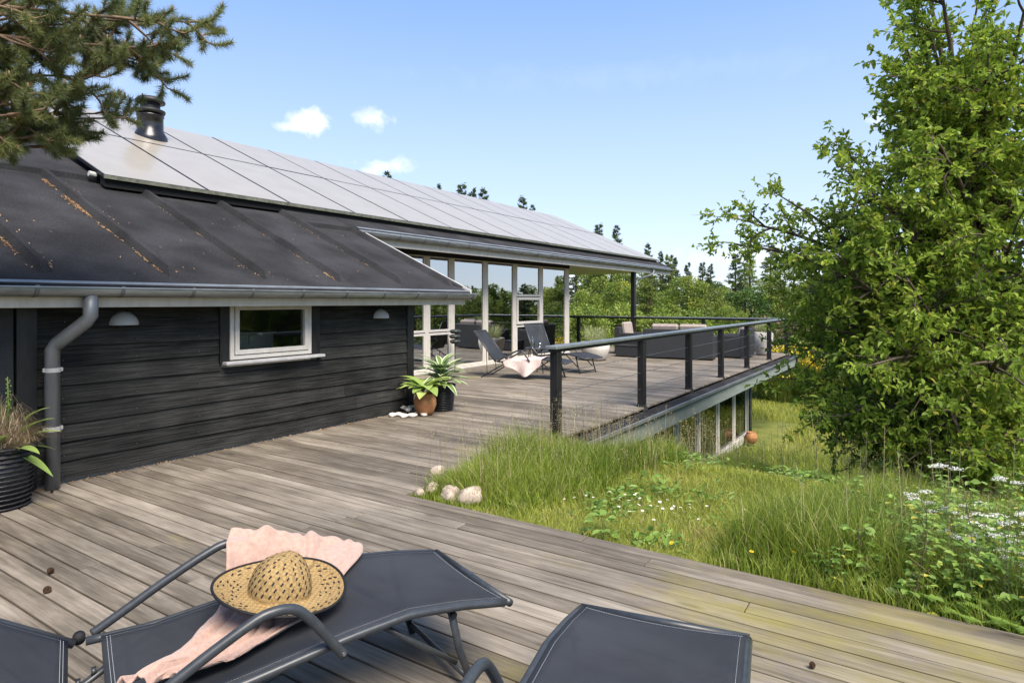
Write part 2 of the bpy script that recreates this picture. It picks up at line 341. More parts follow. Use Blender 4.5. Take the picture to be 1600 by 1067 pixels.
def strawmat():
    m = bpy.data.materials.new('woven_straw'); m.use_nodes=True; nt=m.node_tree; b=nt.nodes['Principled BSDF']; b.inputs['Roughness'].default_value=.85; b.inputs['Specular IOR Level'].default_value=.2
    tcn=N(nt,'ShaderNodeTexCoord'); mp=N(nt,'ShaderNodeMapping'); mp.inputs['Rotation'].default_value=(0,0,.6); nt.links.new(tcn.outputs['Object'],mp.inputs['Vector'])
    ck=N(nt,'ShaderNodeTexChecker'); ck.inputs['Scale'].default_value=85; nt.links.new(mp.outputs[0],ck.inputs['Vector'])
    ck.inputs['Color1'].default_value=(.29,.195,.08,1); ck.inputs['Color2'].default_value=(.13,.078,.028,1)
    no=N(nt,'ShaderNodeTexNoise'); no.inputs['Scale'].default_value=45; nt.links.new(mp.outputs[0],no.inputs['Vector'])
    mx=N(nt,'ShaderNodeMix',data_type='RGBA'); nt.links.new(no.outputs['Fac'],mx.inputs['Factor']); nt.links.new(ck.outputs['Color'],mx.inputs[6]); mx.inputs[7].default_value=(.33,.235,.11,1)
    nt.links.new(mx.outputs[2],b.inputs['Base Color'])
    bp=N(nt,'ShaderNodeBump'); bp.inputs['Strength'].default_value=.6; bp.inputs['Distance'].default_value=.004; nt.links.new(ck.outputs['Fac'],bp.inputs['Height']); nt.links.new(bp.outputs[0],b.inputs['Normal']); return m
M['straw'] = strawmat()
M['blacktrim'] = pmat('black_trim', (.012,.012,.014), None, .7)
M['terracotta'] = pmat('terracotta', (.29,.125,.055), (.40,.21,.10), .75, 9, (1,1,1), 6, .2, .2)
M['wicker'] = pmat('black_wicker', (.012,.012,.014), (.03,.03,.033), .4, 60, spec=.5)
M['rattan'] = pmat('charcoal_rattan', (.022,.024,.027), (.042,.045,.050), .6, 70, (1,1,6), 3, .35, .5)
M['cushion'] = pmat('taupe_cushion', (.27,.23,.205), (.35,.30,.27), .95, 12)
M['potwhite'] = pmat('pale_stone_pot', (.46,.43,.39), (.62,.59,.54), .8, 10, (1,1,1), 6, .2, .15)
M['rock'] = pmat('field_stone', (.24,.19,.155), (.50,.42,.35), .85, 9, (1,1,1), 8, .2, .5)
M['pebble'] = pmat('white_pebble', (.55,.50,.45), (.78,.74,.69), .7, 12)
M['darkstone'] = pmat('dark_stone', (.02,.03,.03), (.05,.06,.058), .4, 8)
M['lamp'] = pmat('white_lamp_shade', (.42,.42,.41), None, .45)
M['cone'] = pmat('pine_cone_brown', (.03,.016,.01), (.09,.05,.03), .8, 60)
M['bark'] = pmat('grey_brown_bark', (.05,.04,.032), (.15,.12,.09), .9, 14, (1,1,.3), 7, .15, .8)
M['pinebark'] = pmat('pine_bark', (.10,.062,.04), (.24,.17,.12), .9, 16, (1,1,1), 7, .15, .8)
M['needle'] = leafmat('pine_needles', (.075,.105,.045), (.25,.285,.10), (.38,.24,.08), .35)
M['litter'] = leafmat('dry_needles', (.22,.11,.04), (.50,.33,.17), None, .1)
M['appleleaf'] = leafmat('tree_leaves', (.14,.23,.026), (.36,.47,.065), (.46,.44,.08), .52)
M['conif'] = leafmat('spruce_needles', (.030,.052,.020), (.11,.15,.045), None, .2)
M['pale'] = leafmat('pale_broadleaf', (.11,.18,.032), (.31,.39,.065), (.44,.43,.06), .4)
M['midl'] = leafmat('mid_broadleaf', (.09,.14,.026), (.26,.32,.06), None, .35)
M['darkl'] = leafmat('dark_broadleaf', (.030,.075,.018), (.11,.19,.035), None, .3)
M['brownl'] = leafmat('brown_shrub', (.09,.07,.035), (.20,.17,.07), None, .25)
M['yellowfl'] = leafmat('yellow_broom_flowers', (.50,.34,.015), (.75,.55,.03), None, .3)
M['grass'] = leafmat('grass_blades', (.11,.18,.022), (.34,.41,.06), (.50,.44,.20), .45)
M['lawn'] = leafmat('lawn_blades', (.19,.24,.035), (.42,.44,.085), (.46,.36,.17), .4)
M['seed'] = leafmat('grass_seed_heads', (.20,.17,.09), (.42,.36,.22), None, .3)
M['weed'] = leafmat('weed_leaves', (.10,.19,.035), (.29,.43,.09), (.48,.44,.08), .4)
M['stem'] = pmat('green_stem', (.08,.13,.035), (.14,.15,.06), .7)
M['drystem'] = pmat('brown_stem', (.10,.07,.05), (.16,.12,.08), .8)
M['petal'] = leafmat('white_petals', (.72,.72,.68), (.88,.88,.85), None, .3)
M['hostaA'] = leafmat('hosta_leaf_green', (.26,.38,.09), (.46,.56,.19), None, .35)
M['hostaB'] = leafmat('hosta_leaf_edge', (.55,.60,.38), (.78,.80,.62), None, .3)
M['hostaC'] = leafmat('hosta_leaf_core', (.09,.19,.045), (.20,.32,.09), None, .3)
M['drygrass'] = leafmat('dry_grass', (.26,.19,.12), (.52,.42,.29), None, .3)
M['ornamental'] = leafmat('pale_ornamental_grass', (.24,.30,.12), (.50,.52,.28), None, .35)
M['soil'] = pmat('meadow_ground', (.075,.10,.022), (.19,.20,.055), .95, 1.8, (1,1,1), 10, .1, .8, 40)
M['underdeck'] = pmat('dark_under_deck', (.012,.010,.008), (.03,.025,.02), .95, 5)

# ------------------------------------------------------------------ terrain
def ground_z(u, v):
    u = np.asarray(u, float); v = np.asarray(v, float)
    t = np.clip((u-5.9)/7.5, 0, 1); s = t*t*(3-2*t)*.5+t*.5
    z = -.07 - 2.06*s
    z = z - .20*np.clip((u-3.7)/2.2,0,1)*np.clip((1.2-v)/2.0,0,1)
    z = z - .28*np.clip((u-6.4)/1.6,0,1)*np.clip((v-1.9)/1.0,0,1)*np.clip((13-u)/3,0,1)
    z = z + .05*np.sin(u*1.3+v*.7)*np.clip((u-5)/3,0,1) + .03*np.sin(u*2.9-v*2.1)*np.clip((u-5)/3,0,1)
    under = (u < 3.70) | ((v > 3.5) & (u < 20.6) & (v < 30))
    z = np.where(under, np.minimum(z, -.30), z)
    far = np.clip((np.hypot(u, v)-45)/60, 0, 1)
    z = z + far*1.0
    return z
us = np.unique(np.concatenate([np.linspace(-400,-4,14), np.arange(-4,3.7,1.0), [3.695,3.71], np.arange(3.8,16,.2), np.arange(16,50,1.0), np.linspace(50,400,20)]))
vs_ = np.unique(np.concatenate([np.linspace(-400,-40,12), np.arange(-40,-4,2.0), np.arange(-4,3.4,.25), [3.49,3.51], np.arange(3.7,12,.8), np.arange(12,50,4.0), np.linspace(50,400,14)]))
U, V = np.meshgrid(us, vs_, indexing='ij'); Z = ground_z(U, V)
mb = MB(); mb.v = list(zip(U.ravel().tolist(), V.ravel().tolist(), Z.ravel().tolist())); W_ = len(vs_)
mb.f = [(i*W_+j, (i+1)*W_+j, (i+1)*W_+j+1, i*W_+j+1) for i in range(len(us)-1) for j in range(W_-1)]; mb.a = [0.0]*len(mb.v)
tag(mb.build('ground', M['soil'], None, True), kind='structure')

# ------------------------------------------------------------------ deck
EDGE_U = 3.77; RAIL_V = 3.53; RAIL_U = 20.3
def boards(u0, u1, v0, v1, mb, th=.03, skip=None):
    n = int((u1-u0)/.1225); p = (u1-u0)/n
    for i in range(n):
        a = u0+i*p+.006; b = a+p-.012
        vv = v0 - random.uniform(0, 2.5)
        while vv < v1:
            e = vv+random.choice((2.7,3.6,4.2,4.8)); s0 = max(vv, v0)+.003; s1 = min(e, v1)-.003
            if s1-s0 > .02:
                dz = random.uniform(-.0015,.0015); mb.bev(a, b, s0, s1, -th+dz, dz, .0035, random.random())
            vv = e
mb = MB()
boards(-4.0, EDGE_U, -4.0, 6.16, mb)
boards(EDGE_U, 6.85, RAIL_V-.02, 6.16, mb)
boards(6.85, RAIL_U+.12, RAIL_V-.06, 9.0, mb)
boards(16.9, RAIL_U+.12, 9.0, 16.0, mb)
tag(mb.build('deck', M['deck']), kind='structure')
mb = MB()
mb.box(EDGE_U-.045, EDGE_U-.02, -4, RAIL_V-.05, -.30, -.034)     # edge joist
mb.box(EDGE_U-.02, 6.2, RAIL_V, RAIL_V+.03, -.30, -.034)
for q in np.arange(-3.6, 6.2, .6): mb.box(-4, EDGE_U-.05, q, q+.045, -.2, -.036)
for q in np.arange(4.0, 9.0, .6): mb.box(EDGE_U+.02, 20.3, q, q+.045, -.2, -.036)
mb.box(-4, EDGE_U-.05, -4, 6.1, -.048, -.0465); mb.box(EDGE_U-.0, 20.3, 3.6, 9.0, -.048, -.0465)  # thin dark sheets added under the boards to darken their gaps
tag(mb.build('joists_and_shade_sheet', M['underdeck']), kind='structure')

# ------------------------------------------------------------------ house
house = empty('house', (6.0, 9.0, 0), 0, 'black timber house with dark felt roof covered in solar panels and a glazed wall', 'house')
HO = Vector((-6.0, -9.0, 0))
class HM(MB):
    """mesh in world coordinates, shifted into the house's frame"""
    def build(s, name, mat, parent=None, smooth=False):
        o = MB.build(s, name, mat, house if parent is None else parent, smooth)
        o.data.transform(Matrix.Translation(HO)); return o
WV = 6.2; TP = .446
# --- siding of the low wing
def siding(mb, u0, u1, v, z0, z1, holes=(), ex=.163, side=-1):
    z = z0; i = 0
    while z < z1-.01:
        zt = min(z+ex, z1); segs = [(u0, u1)]
        for (a, b, c, d) in holes:
            if zt > c+.005 and z < d-.005:
                ns = []
                for s0, s1 in segs:
                    if b <= s0 or a >= s1: ns.append((s0,s1)); continue
                    if a > s0: ns.append((s0,a))
                    if b < s1: ns.append((b,s1))
                segs = ns
        for s0, s1 in segs:
            # lap board: thick at the foot, thin at the head, slightly uneven
            cuts = [s0]
            while s1-cuts[-1] > 4.5: cuts.append(cuts[-1]+random.uniform(3,4))
            cuts.append(s1); r = random.random()
            for a, b in zip(cuts[:-1], cuts[1:]):
                nseg = max(2, int((b-a)/.4)); r = random.random()
                def zz(x, base): return base+.006*math.sin(x*1.7+i*2.3)+.003*math.sin(x*5.1+i)
                vs = []
                for k in range(nseg+1):
                    x = a+.001+(b-a-.002)*k/nseg
                    lo = zz(x, z) if z > z0+.01 else z; hi = zt+.02
                    vs += [(x, v-.034, lo), (x, v-.012, hi), (x, v, hi), (x, v, lo)]
                fs = []
                for k in range(nseg):
                    for q in range(4): fs.append((k*4+q, (k+1)*4+q, (k+1)*4+(q+1)%4, k*4+(q+1)%4))
                fs += [(0,1,2,3), (nseg*4+3, nseg*4+2, nseg*4+1, nseg*4)]
                mb.add(vs, fs, r)
        z += ex; i += 1
win = (3.93, 4.98, .93, 1.60)
mb = HM(); siding(mb, 2.16, 6.68, WV, .02, 1.62, [(win[0]-.09, win[1]+.13, win[2]-.02, 2)])
mb.build('wall', M['siding'])
mb2 = HM()
for q in range(10):
    for uu in np.arange(2.4, 6.6, .6):
        zz_ = .02+q*.163+.045+random.uniform(-.006,.006)
        if win[0]-.1 < uu < win[1]+.1 and zz_ > win[2]-.05: continue
        u_ = uu+random.uniform(-.01,.01); mb2.tube([(u_,WV-.034,zz_),(u_,WV-.0365,zz_)],.0045,6)
no_ = mb2.build('nail_heads', M['zincdark']); no_['kind']='stuff'
mb = HM()   # boards left of the door and structural walls behind
siding(mb, -4, 1.2, WV, .02, 1.62)
mb.build('wall', M['siding'])
mb = HM()
mb.box(2.16, win[0], WV, WV+.12, -.25, 1.66); mb.box(win[1], 6.78, WV, WV+.12, -.25, 1.66); mb.box(win[0], win[1], WV, WV+.12, -.25, win[2]-.01)
mb.box(-4, 1.2, WV, WV+.12, -.25, 1.66); mb.box(6.66, 6.78, WV+.12, 9.3, -.25, 1.78)
mb.box(-4, 16.7, 16.9, 17.0, -2.3, 2.8); mb.box(16.68, 16.8, 9.16, 16.9, -.2, 2.85); mb.box(-4, -3.9, WV+.12, 16.9, -.25, 2.6)
mb.build('inner_wall', M['interior'])
mb = HM(); mb.box(6.66, 6.79, WV-.045, WV-.002, .0, 1.62); mb.build('corner_board', M['blackwood'])
mb = HM(); mb.box(2.06, 2.20, WV-.055, WV-.002, .0, 1.62); mb.build('corner_board', M['blackwood'])
mb = HM(); mb.box(win[0]-.11, win[0]-.008, WV-.05, WV-.002, win[2]-.03, 1.62); mb.build('window_trim', M['blackwood'])
mb = HM(); mb.box(win[1]+.012, win[1]+.13, WV-.05, WV-.002, win[2]-.03, 1.62); mb.build('window_trim', M['blackwood'])
def window(u0, u1, z0, z1, v, fw=.055, frame='whiteframe', glass='glass', dep=.05, sash=.0, name='window', parent=None):
    f = HM(); a, b = v-dep, v
    f.bev(u0, u0+fw, a, b, z0, z1, .004); f.bev(u1-fw, u1, a, b, z0, z1, .004)
    f.bev(u0+fw, u1-fw, a, b, z0, z0+fw, .004); f.bev(u0+fw, u1-fw, a, b, z1-fw, z1, .004)
    if sash:
        q = fw+.006; s = sash
        f.bev(u0+q, u0+q+s, a-.012, b-.01, z0+q, z1-q, .004); f.bev(u1-q-s, u1-q, a-.012, b-.01, z0+q, z1-q, .004)
        f.bev(u0+q+s, u1-q-s, a-.012, b-.01, z0+q, z0+q+s, .004); f.bev(u0+q+s, u1-q-s, a-.012, b-.01, z1-q-s, z1-q, .004)
        fw = q+s
    w = f.build(name, M[frame], parent)
    p = HM(); p.box(u0+fw-.004, u1-fw+.004, v-.028, v-.022, z0+fw-.004, z1-fw+.004)
    po = MB.build(p, 'pane', M[glass], w); po.data.transform(Matrix.Translation(HO))
    return w
w = window(win[0], win[1], win[2], 1.56, WV-.005, .045, sash=.05, dep=.055, glass='glasskit')
s = HM(); s.bev(3.84, 5.12, WV-.14, WV-.052, win[2]-.045, win[2]-.012, .005); o = MB.build(s, 'sill', M['sillwood'], w); o.data.transform(Matrix.Translation(HO))
# glazed door at the far left
mb = HM(); mb.bev(1.22, 1.40, WV-.03, WV+.03, 0, 1.6, .004); mb.bev(1.93, 2.05, WV-.03, WV+.03, 0, 1.6, .004); mb.bev(1.40, 1.93, WV-.03, WV+.03, 0, .25, .004)
d = mb.build('door', M['rattan']); p = HM(); p.box(1.40, 1.93, WV-.005, WV, .25, 1.6); o = MB.build(p,'pane',M['glass'],d); o.data.transform(Matrix.Translation(HO))
# interior bits seen through the panes
mb = HM(); mb.box(-4, 16.68, WV+.12, 16.9, -.12, -.02); mb.build('floor', M['intfloor'])

# --- roofs: one slope that reaches down lower over the wing
def rz(v, off=0): return 1.70+TP*(v-5.83)+off
EV = 8.14                      # main eave
RIDGE = 13.25
WU = 7.66                      # right verge of the wing roof
mb = HM()
def slab(mb, u0, u1, v0, v1, zo, th):
    vs = [(u,v,rz(v,zo)-t) for t in (0,th) for v in (v0,v1) for u in (u0,u1)]
    mb.add(vs, [(0,1,3,2),(4,6,7,5),(0,4,5,1),(2,3,7,6),(0,2,6,4),(1,5,7,3)])
slab(mb, -4.5, WU, 5.80, EV+.8, 0, .10)
r1 = mb.build('roof', M['felt'])
mb = HM()
off = 2.80-rz(EV)
slab(mb, 6.4, 23.45, EV, RIDGE, off, .12); slab(mb, -4.5, 6.4, EV+.78, RIDGE, off, .12)
vs = [(u,v,z-t) for t in (0,.12) for (v,z) in ((RIDGE,rz(RIDGE,off)),(18.3,rz(RIDGE,off)-TP*(18.3-RIDGE))) for u in (-4.5,23.45)]
mb.add(vs, [(0,1,3,2),(4,6,7,5),(0,4,5,1),(2,3,7,6),(0,2,6,4),(1,5,7,3)])
mb.build('roof', M['felt'])
mb = HM(); mb.add([(-3.95,6.3,1.75),(-3.95,16.95,2.8),(-3.95,13.2,4.6),(-3.95,6.3,-.1),(-3.95,16.95,-.1)], [(0,2,1),(0,1,4,3)]); mb.build('gable', M['siding'])
mb = HM(); mb.add([(16.7,9.2,2.8),(16.7,16.9,2.8),(16.7,13.2,4.7)],[(0,1,2)]); mb.build('gable', M['siding'])
# battens of the felt roof (x of their lower ends in the photo)
bu = [G(x, y, 1.74).x for x, y in [(70,415)]]
base_u = [uonv(x, 6.05) for x in (70, 268, 412, 535, 627)]
sp = (base_u[-1]-base_u[0])/4
for i in range(-6, 6):
    u = base_u[0]+i*sp
    if u > WU-.05: continue
    mb = HM(); v0, v1 = 6.02, EV+.75; w0 = .045
    vs = []
    for v, h in ((v0-.05,.0),(v0+.06,.078),(v1,.078)):
        z = rz(v)
        vs += [(u-w0-.018,v,z-.01),(u-w0*.55,v,z+h),(u+w0*.55,v,z+h),(u+w0+.018,v,z-.01)]
    fs = [(k*4+q,(k)*4+q+1,(k+1)*4+q+1,(k+1)*4+q) for k in (0,1) for q in (0,1,2)]+[(0,1,2,3)]
    mb.add(vs, fs); mb.build('roof_batten', M['felt'])
mb = HM(); 
def slabz(mb,u0,u1,v0,v1,a,b):
    vs=[(u,v,rz(v,z)) for z in (a,b) for v in (v0,v1) for u in (u0,u1)]
    mb.add(vs,[(0,1,3,2),(4,6,7,5),(0,4,5,1),(2,3,7,6),(0,2,6,4),(1,5,7,3)])
slabz(mb, -4.5, WU-.04, 5.86, 6.00, .002, .012); mb.build('felt_edge_strip', M['felt'])
# verge: white edge and felt upstand
mb = HM(); slabz(mb, WU+.002, WU+.028, 5.80, EV+.12, -.13, .035); mb.build('verge_board', M['whiteframe'])
mb = HM(); slabz(mb, WU-.12, WU-.002, 5.95, EV+.1, .002, .03); mb.build('verge_batten', M['felt'])
# zinc flashing, gutter, brackets, fascia
def gutter(u0, u1, v, z, r, step, phase=0.2, seams=True):
    mb = HM(); n = 10; prof = []
    for k in range(n+1):
        an = math.pi*k/n; prof.append((v-math.cos(an)*r, z-math.sin(an)*r))
    prof = [(v-r+.004, z+.014),(v-r-.006,z+.014),(v-r-.008,z+.004)]+prof
    inner = [(vv*(1)+(v-vv)*.05, zz+.004) for vv, zz in reversed(prof[3:])]
    P = prof+inner; vs = [(u,a,b) for u in (u0,u1) for a,b in P]; m = len(P)
    fs = [(i,(i+1)%m,m+(i+1)%m,m+i) for i in range(m)]
    # end caps
    for s in (0, m): fs.append(tuple(s+i for i in range(3, 3+n+1)))
    mb.add(vs, fs); g = mb.build('gutter', M['zinc'], None, False)
    u = u0+phase
    while u < u1-.05:
        b = HM(); pts = [(u, v-math.cos(math.pi*k/12)*(r+.006), z-math.sin(math.pi*k/12)*(r+.006)) for k in range(13)]
        pts = [(u,v-r-.006,z+.02)]+pts
        for p, q in zip(pts[:-1], pts[1:]):
            b.add([(p[0]-.014,p[1],p[2]),(p[0]+.014,p[1],p[2]),(q[0]+.014,q[1],q[2]),(q[0]-.014,q[1],q[2]),
                   (p[0]-.014,p[1]+.002,p[2]+.004),(p[0]+.014,p[1]+.002,p[2]+.004),(q[0]+.014,q[1]+.002,q[2]+.004),(q[0]-.014,q[1]+.002,q[2]+.004)], [(0,1,2,3),(4,7,6,5),(0,3,7,4),(1,5,6,2)])
        o = MB.build(b, 'bracket', M['zincdark'], g); o.data.transform(Matrix.Translation(HO))
        u += step
    return g
gutter(-4.5, WU+.06, 5.78, 1.655, .066, .62, .35)
mb = HM(); mb.add([(-4.5,5.81,1.66),(WU+.03,5.81,1.66),(WU+.03,5.83,rz(5.83)+.008),(-4.5,5.83,rz(5.83)+.008),(WU+.03,5.87,rz(5.87)+.008),(-4.5,5.87,rz(5.87)+.008)], [(0,1,2,3),(3,2,4,5)]); mb.build('zinc_flashing', M['zinc'])
mb = HM(); mb.bev(-4.5, WU-.05, 5.86, 5.90, 1.50, 1.62, .004); mb.build('fascia', M['cream'])
mb = HM(); mb.box(-4.5, WU-.05, 5.90, 6.16, 1.535, 1.55); mb.build('soffit', M['blackwood'])
mb = HM(); 
for k in range(11):  # rafter ends under the verge
    pass
mb.box(6.80, WU-.03, 6.16, EV+.1, 1.60, 1.62); mb.build('soffit', M['cream'])
# main eave
gutter(7.62, 23.35, EV-.02, 2.735, .066, .70, .2)
mb = HM(); mb.add([(7.6,EV-.02,2.75),(23.4,EV-.02,2.75),(23.4,EV+.02,rz(EV+.02,off)+.006),(7.6,EV+.02,rz(EV+.02,off)+.006),(23.4,EV+.07,rz(EV+.07,off)+.006),(7.6,EV+.07,rz(EV+.07,off)+.006)], [(0,1,2,3),(3,2,4,5)]); mb.build('zinc_flashing', M['zinc'])
mb = HM(); mb.bev(7.6, 23.4, EV+.055, EV+.09, 2.54, 2.68, .004); mb.build('fascia', M['cream'])
mb = HM(); mb.box(7.0, 23.4, EV+.09, 9.0, 2.66, 2.675); mb.box(16.9, 23.4, 9.0, 13.25, 2.66, 2.675); mb.build('soffit', M['cream'])
mb = HM(); mb.box(6.9, 16.75, 8.96, 9.02, 2.53, 2.66); mb.build('eave_shade_strip', M['darkgap'])  # dark strip stands in for the shadow gap above the glazing
mb = HM(); vs = [(u,v,z) for u in (23.45,23.49) for v,z in ((EV,rz(EV,off)-.16),(RIDGE,rz(RIDGE,off)-.16),(18.3,rz(EV,off)-.2),(18.3,rz(EV,off)+.05),(RIDGE,rz(RIDGE,off)+.02),(EV,rz(EV,off)+.02))]
mb.add(vs,[(0,1,4,5),(1,2,3,4),(6,11,10,7),(7,10,9,8),(5,4,10,11),(0,6,7,1),(0,5,11,6)]); mb.build('verge_board', M['darkgap'])
# posts carrying the roof
mb = HM(); mb.bev(20.22, 20.36, 8.33, 8.47, 0, 2.66, .008); mb.build('roof_post', M['blackwood'])
mb = HM(); mb.bev(22.9, 23.02, 8.3, 8.42, -2.1, 2.66, .008) if False else mb.bev(20.22, 20.36, 13.0, 13.14, 0, 2.66, .008); mb.build('roof_post', M['blackwood'])
# downpipes
mb = HM(); mb.tube([(2.45,5.79,1.60),(2.45,5.79,1.43),(2.43,5.82,1.385),(2.29,6.01,1.20),(2.27,6.04,1.155),(2.27,6.04,.0)], .055, 16); dp = mb.build('downpipe', M['pipe'], None, True)
for z in (.985, .50):
    b = HM(); b.tube([(2.27,6.04,z-.018),(2.27,6.04,z+.018)], .060, 16); b.bev(2.20,2.345,6.03,6.05,z-.016,z+.016,.003); b.box(2.262,2.278,6.05,6.17,z-.008,z+.008)
    o = MB.build(b,'clamp',M['lamp'],dp); o.data.transform(Matrix.Translation(HO))
mb = HM(); mb.tube([(21.45,8.12,2.67),(21.45,8.12,2.56),(21.35,8.14,2.50),(20.55,8.38,2.30),(20.44,8.40,2.22),(20.44,8.40,.0)], .04, 12); mb.build('downpipe', M['pipe'], None, True)
# wall lamps
for u, z in ((2.88, 1.335), (6.13, 1.325)):
    mb = HM(); prof = []
    n = 12
    vs=[]; 
    for i in range(9):
        el = math.pi/2*i/8
        for j in range(n+1):
            a = math.pi*j/n; vs.append((u-.125*math.cos(a)*math.cos(el), WV-.04-.11*math.sin(a)*math.cos(el), z+.125*math.sin(el)))
    fs=[(i*(n+1)+j,i*(n+1)+j+1,(i+1)*(n+1)+j+1,(i+1)*(n+1)+j) for i in range(8) for j in range(n)]
    mb.add(vs,fs); mb.box(u-.05,u+.05,WV-.04,WV-.005,z+.01,z+.09); mb.build('wall_lamp', M['lamp'], None, True)
# solar panels: 14 columns, two rows
cols_ = [uonv(x, 8.63) for x in (160, 322.9, 448.8, 550.8, 633.6)]
pu0 = cols_[0]; pw = (23.2-pu0)/14
def pz(v): return rz(v, off)+.13
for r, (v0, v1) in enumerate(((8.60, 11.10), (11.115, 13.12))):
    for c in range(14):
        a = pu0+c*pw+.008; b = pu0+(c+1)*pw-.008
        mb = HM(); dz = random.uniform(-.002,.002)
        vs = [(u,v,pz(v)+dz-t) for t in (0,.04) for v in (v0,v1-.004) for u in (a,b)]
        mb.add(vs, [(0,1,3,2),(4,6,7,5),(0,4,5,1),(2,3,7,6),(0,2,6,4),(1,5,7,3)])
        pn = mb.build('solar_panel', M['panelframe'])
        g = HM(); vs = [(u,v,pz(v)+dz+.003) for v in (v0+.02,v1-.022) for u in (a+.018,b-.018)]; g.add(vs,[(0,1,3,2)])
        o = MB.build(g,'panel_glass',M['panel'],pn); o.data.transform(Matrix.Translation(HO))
mb = HM(); mb.add([(u,v,z) for u in (pu0,23.2) for v,z in ((8.575,pz(8.60)-.005),(8.597,pz(8.60)-.005),(8.597,pz(8.6)-.05),(8.575,pz(8.6)-.05))],[(0,4,5,1),(1,5,6,2),(2,6,7,3),(3,7,4,0),(0,1,2,3),(4,7,6,5)]); mb.build('panel_edge_strip', M['panelrail'])
mb = HM(); mb.add([(u,v,pz(v)-.16+t) for t in (0,.12) for v in (8.63,8.75) for u in (pu0+.03,23.1)], [(0,1,3,2),(4,6,7,5),(0,4,5,1),(2,3,7,6),(0,2,6,4),(1,5,7,3)]); mb.build('under_panel_shade', M['darkgap'])  # dark box fills in the shadow between panels and roof
mb = HM(); mb.tube([(pu0+.02,8.85,pz(8.85)-.09),(pu0-.06,8.85,pz(8.85)-.08)],.035,10); mb.build('cable_gland', M['lamp'])
# chimney
CU, CV = 5.92, 11.7; cz = pz(CV)
mb = HM(); mb.lathe([(.30,-.25),(.28,-.02),(.215,.10),(.21,.34),(.225,.35),(.225,.37),(.20,.38),(.20,.40)],(CU,CV,cz),28); ch = mb.build('chimney', M['steel'], None, True)
ch.data.materials[0] = pmat('chimney_metal',(.03,.03,.032),(.08,.08,.085),.28,6,metal=.8)
for prof in ([(.235,.41),(.245,.44),(.245,.46),(.225,.47)], [(.16,.40),(.16,.60)], [(.24,.60),(.245,.63),(.20,.685),(.10,.70),(.0,.705)]):
    b = HM(); b.lathe(prof,(CU,CV,cz),28); o = MB.build(b,'chimney_cap',M['darkfurn'],ch,True); o.data.transform(Matrix.Translation(HO))
# --- main glazed wall (v = 9.05)
GV = 9.05
xs_m = [703.5, 756.5, 802.5, 843.5]; mu = [uonv(x, GV) for x in xs_m]; uR = uonv(887, GV)
mb = HM(); mb.bev(uR-.20, uR, GV-.06, GV+.08, 0, 2.66, .006); mb.build('corner_post', M['cream'])
edges = [7.2, 9.0, 10.35]+mu+[uR-.20]
for i, (a, b) in enumerate(zip(edges[:-1], edges[1:])):
    if i: 
        mb = HM(); mb.bev(a-.055, a+.055, GV-.055, GV+.06, .02, 2.56, .006); mb.build('mullion', M['cream'])
    l, r = a+(.055 if i else 0)+.002, b-.057 if i < len(edges)-2 else b-.002
    if i in (5,):   # casement between two transoms
        window(l, r, 1.68, 2.56, GV, .06, 'cream', 'glass'); window(l, r, .95, 1.66, GV-.012, .07, 'whiteframe', 'glass', dep=.07); window(l, r, .05, .93, GV, .06, 'cream', 'glass')
    elif i in (1, 2): window(l, r, .88, 2.56, GV, .05, 'whiteframe', 'glass'); window(l, r, .05, .86, GV, .05, 'whiteframe', 'glass')
    else: window(l, r, .05, 2.56, GV, .05, 'cream', 'glass')
mb = HM(); mb.bev(6.8, uR, GV-.09, GV+.06, .0, .045, .004); mb.build('threshold', M['whiteframe'])
# --- terrace edge and lower storey
ez0, ez1 = -.10, -.33
mb = HM(); mb.add([(u,v,z) for u in (6.3,RAIL_U+.22) for v,z in ((3.27,-.075),(3.47,-.055),(3.47,-.10),(3.27,-.12))],[(0,4,5,1),(1,5,6,2),(2,6,7,3),(3,7,4,0),(0,1,2,3),(4,7,6,5)]); mb.build('terrace_ledge', M['felt'])
mb = HM(); mb.bev(6.3, RAIL_U+.24, 3.245, 3.267, -.115, -.065, .003); mb.build('drip_edge', M['zinc'])
mb = HM(); mb.bev(6.4, RAIL_U+.2, 3.30, 3.33, -.37, -.135, .003); mb.build('terrace_fascia', M['greenfascia'])
mb = HM(); mb.box(6.5, RAIL_U+.1, 3.332, 9.0, -.36, -.30); mb.box(RAIL_U+.12, RAIL_U+.2, 3.34, 16, -.36, -.05); mb.build('terrace_slab', M['blackwood'])
mb = HM(); mb.bev(RAIL_U+.12,RAIL_U+.2, 3.245,3.33,-.44,-.12,.004); mb.tube([(20.25,3.38,-.37),(20.25,3.42,-.50),(17.75,3.95,-.62),(17.68,3.98,-.70),(17.68,3.98,-2.1)],.04,10); mb.build('downpipe', M['zincdark'], None, True)
LV = 4.05; LU1 = 17.55
lx = [870, 940, 985, 1020, 1048, 1068, 1092, 1116, 1132]
le = [7.6, 9.05, 10.5, 11.9, 13.3, 14.75, 16.2, LU1]
for a, b in zip(le[:-1], le[1:]):
    mb = HM(); mb.bev(a-.075, a+.075, LV-.035, LV+.05, -2.15, -.36, .005); mb.build('lower_post', M['cream'])
    window(a+.08, b-.08, -1.98, -.42, LV+.02, .06, 'whiteframe', 'glasslow', dep=.035)
mb = HM(); mb.bev(LU1-.06, LU1+.06, LV-.04, LV+.05, -2.15, -.36, .005); mb.build('lower_post', M['greenfascia'])
mb = HM(); mb.bev(7, LU1+.05, LV-.09, LV-.038, -2.10, -1.93, .004); mb.build('lower_sill', M['whiteframe'])
mb = HM(); mb.box(LU1-.02, LU1+.03, LV+.06, 8.9, -2.2, -.37); mb.box(6.9, LU1, 8.9, 9.0, -2.3, -.37); mb.box(6.9, LU1, LV+.1, 8.9, -2.25, -2.12); mb.build('lower_wall', M['siding'])
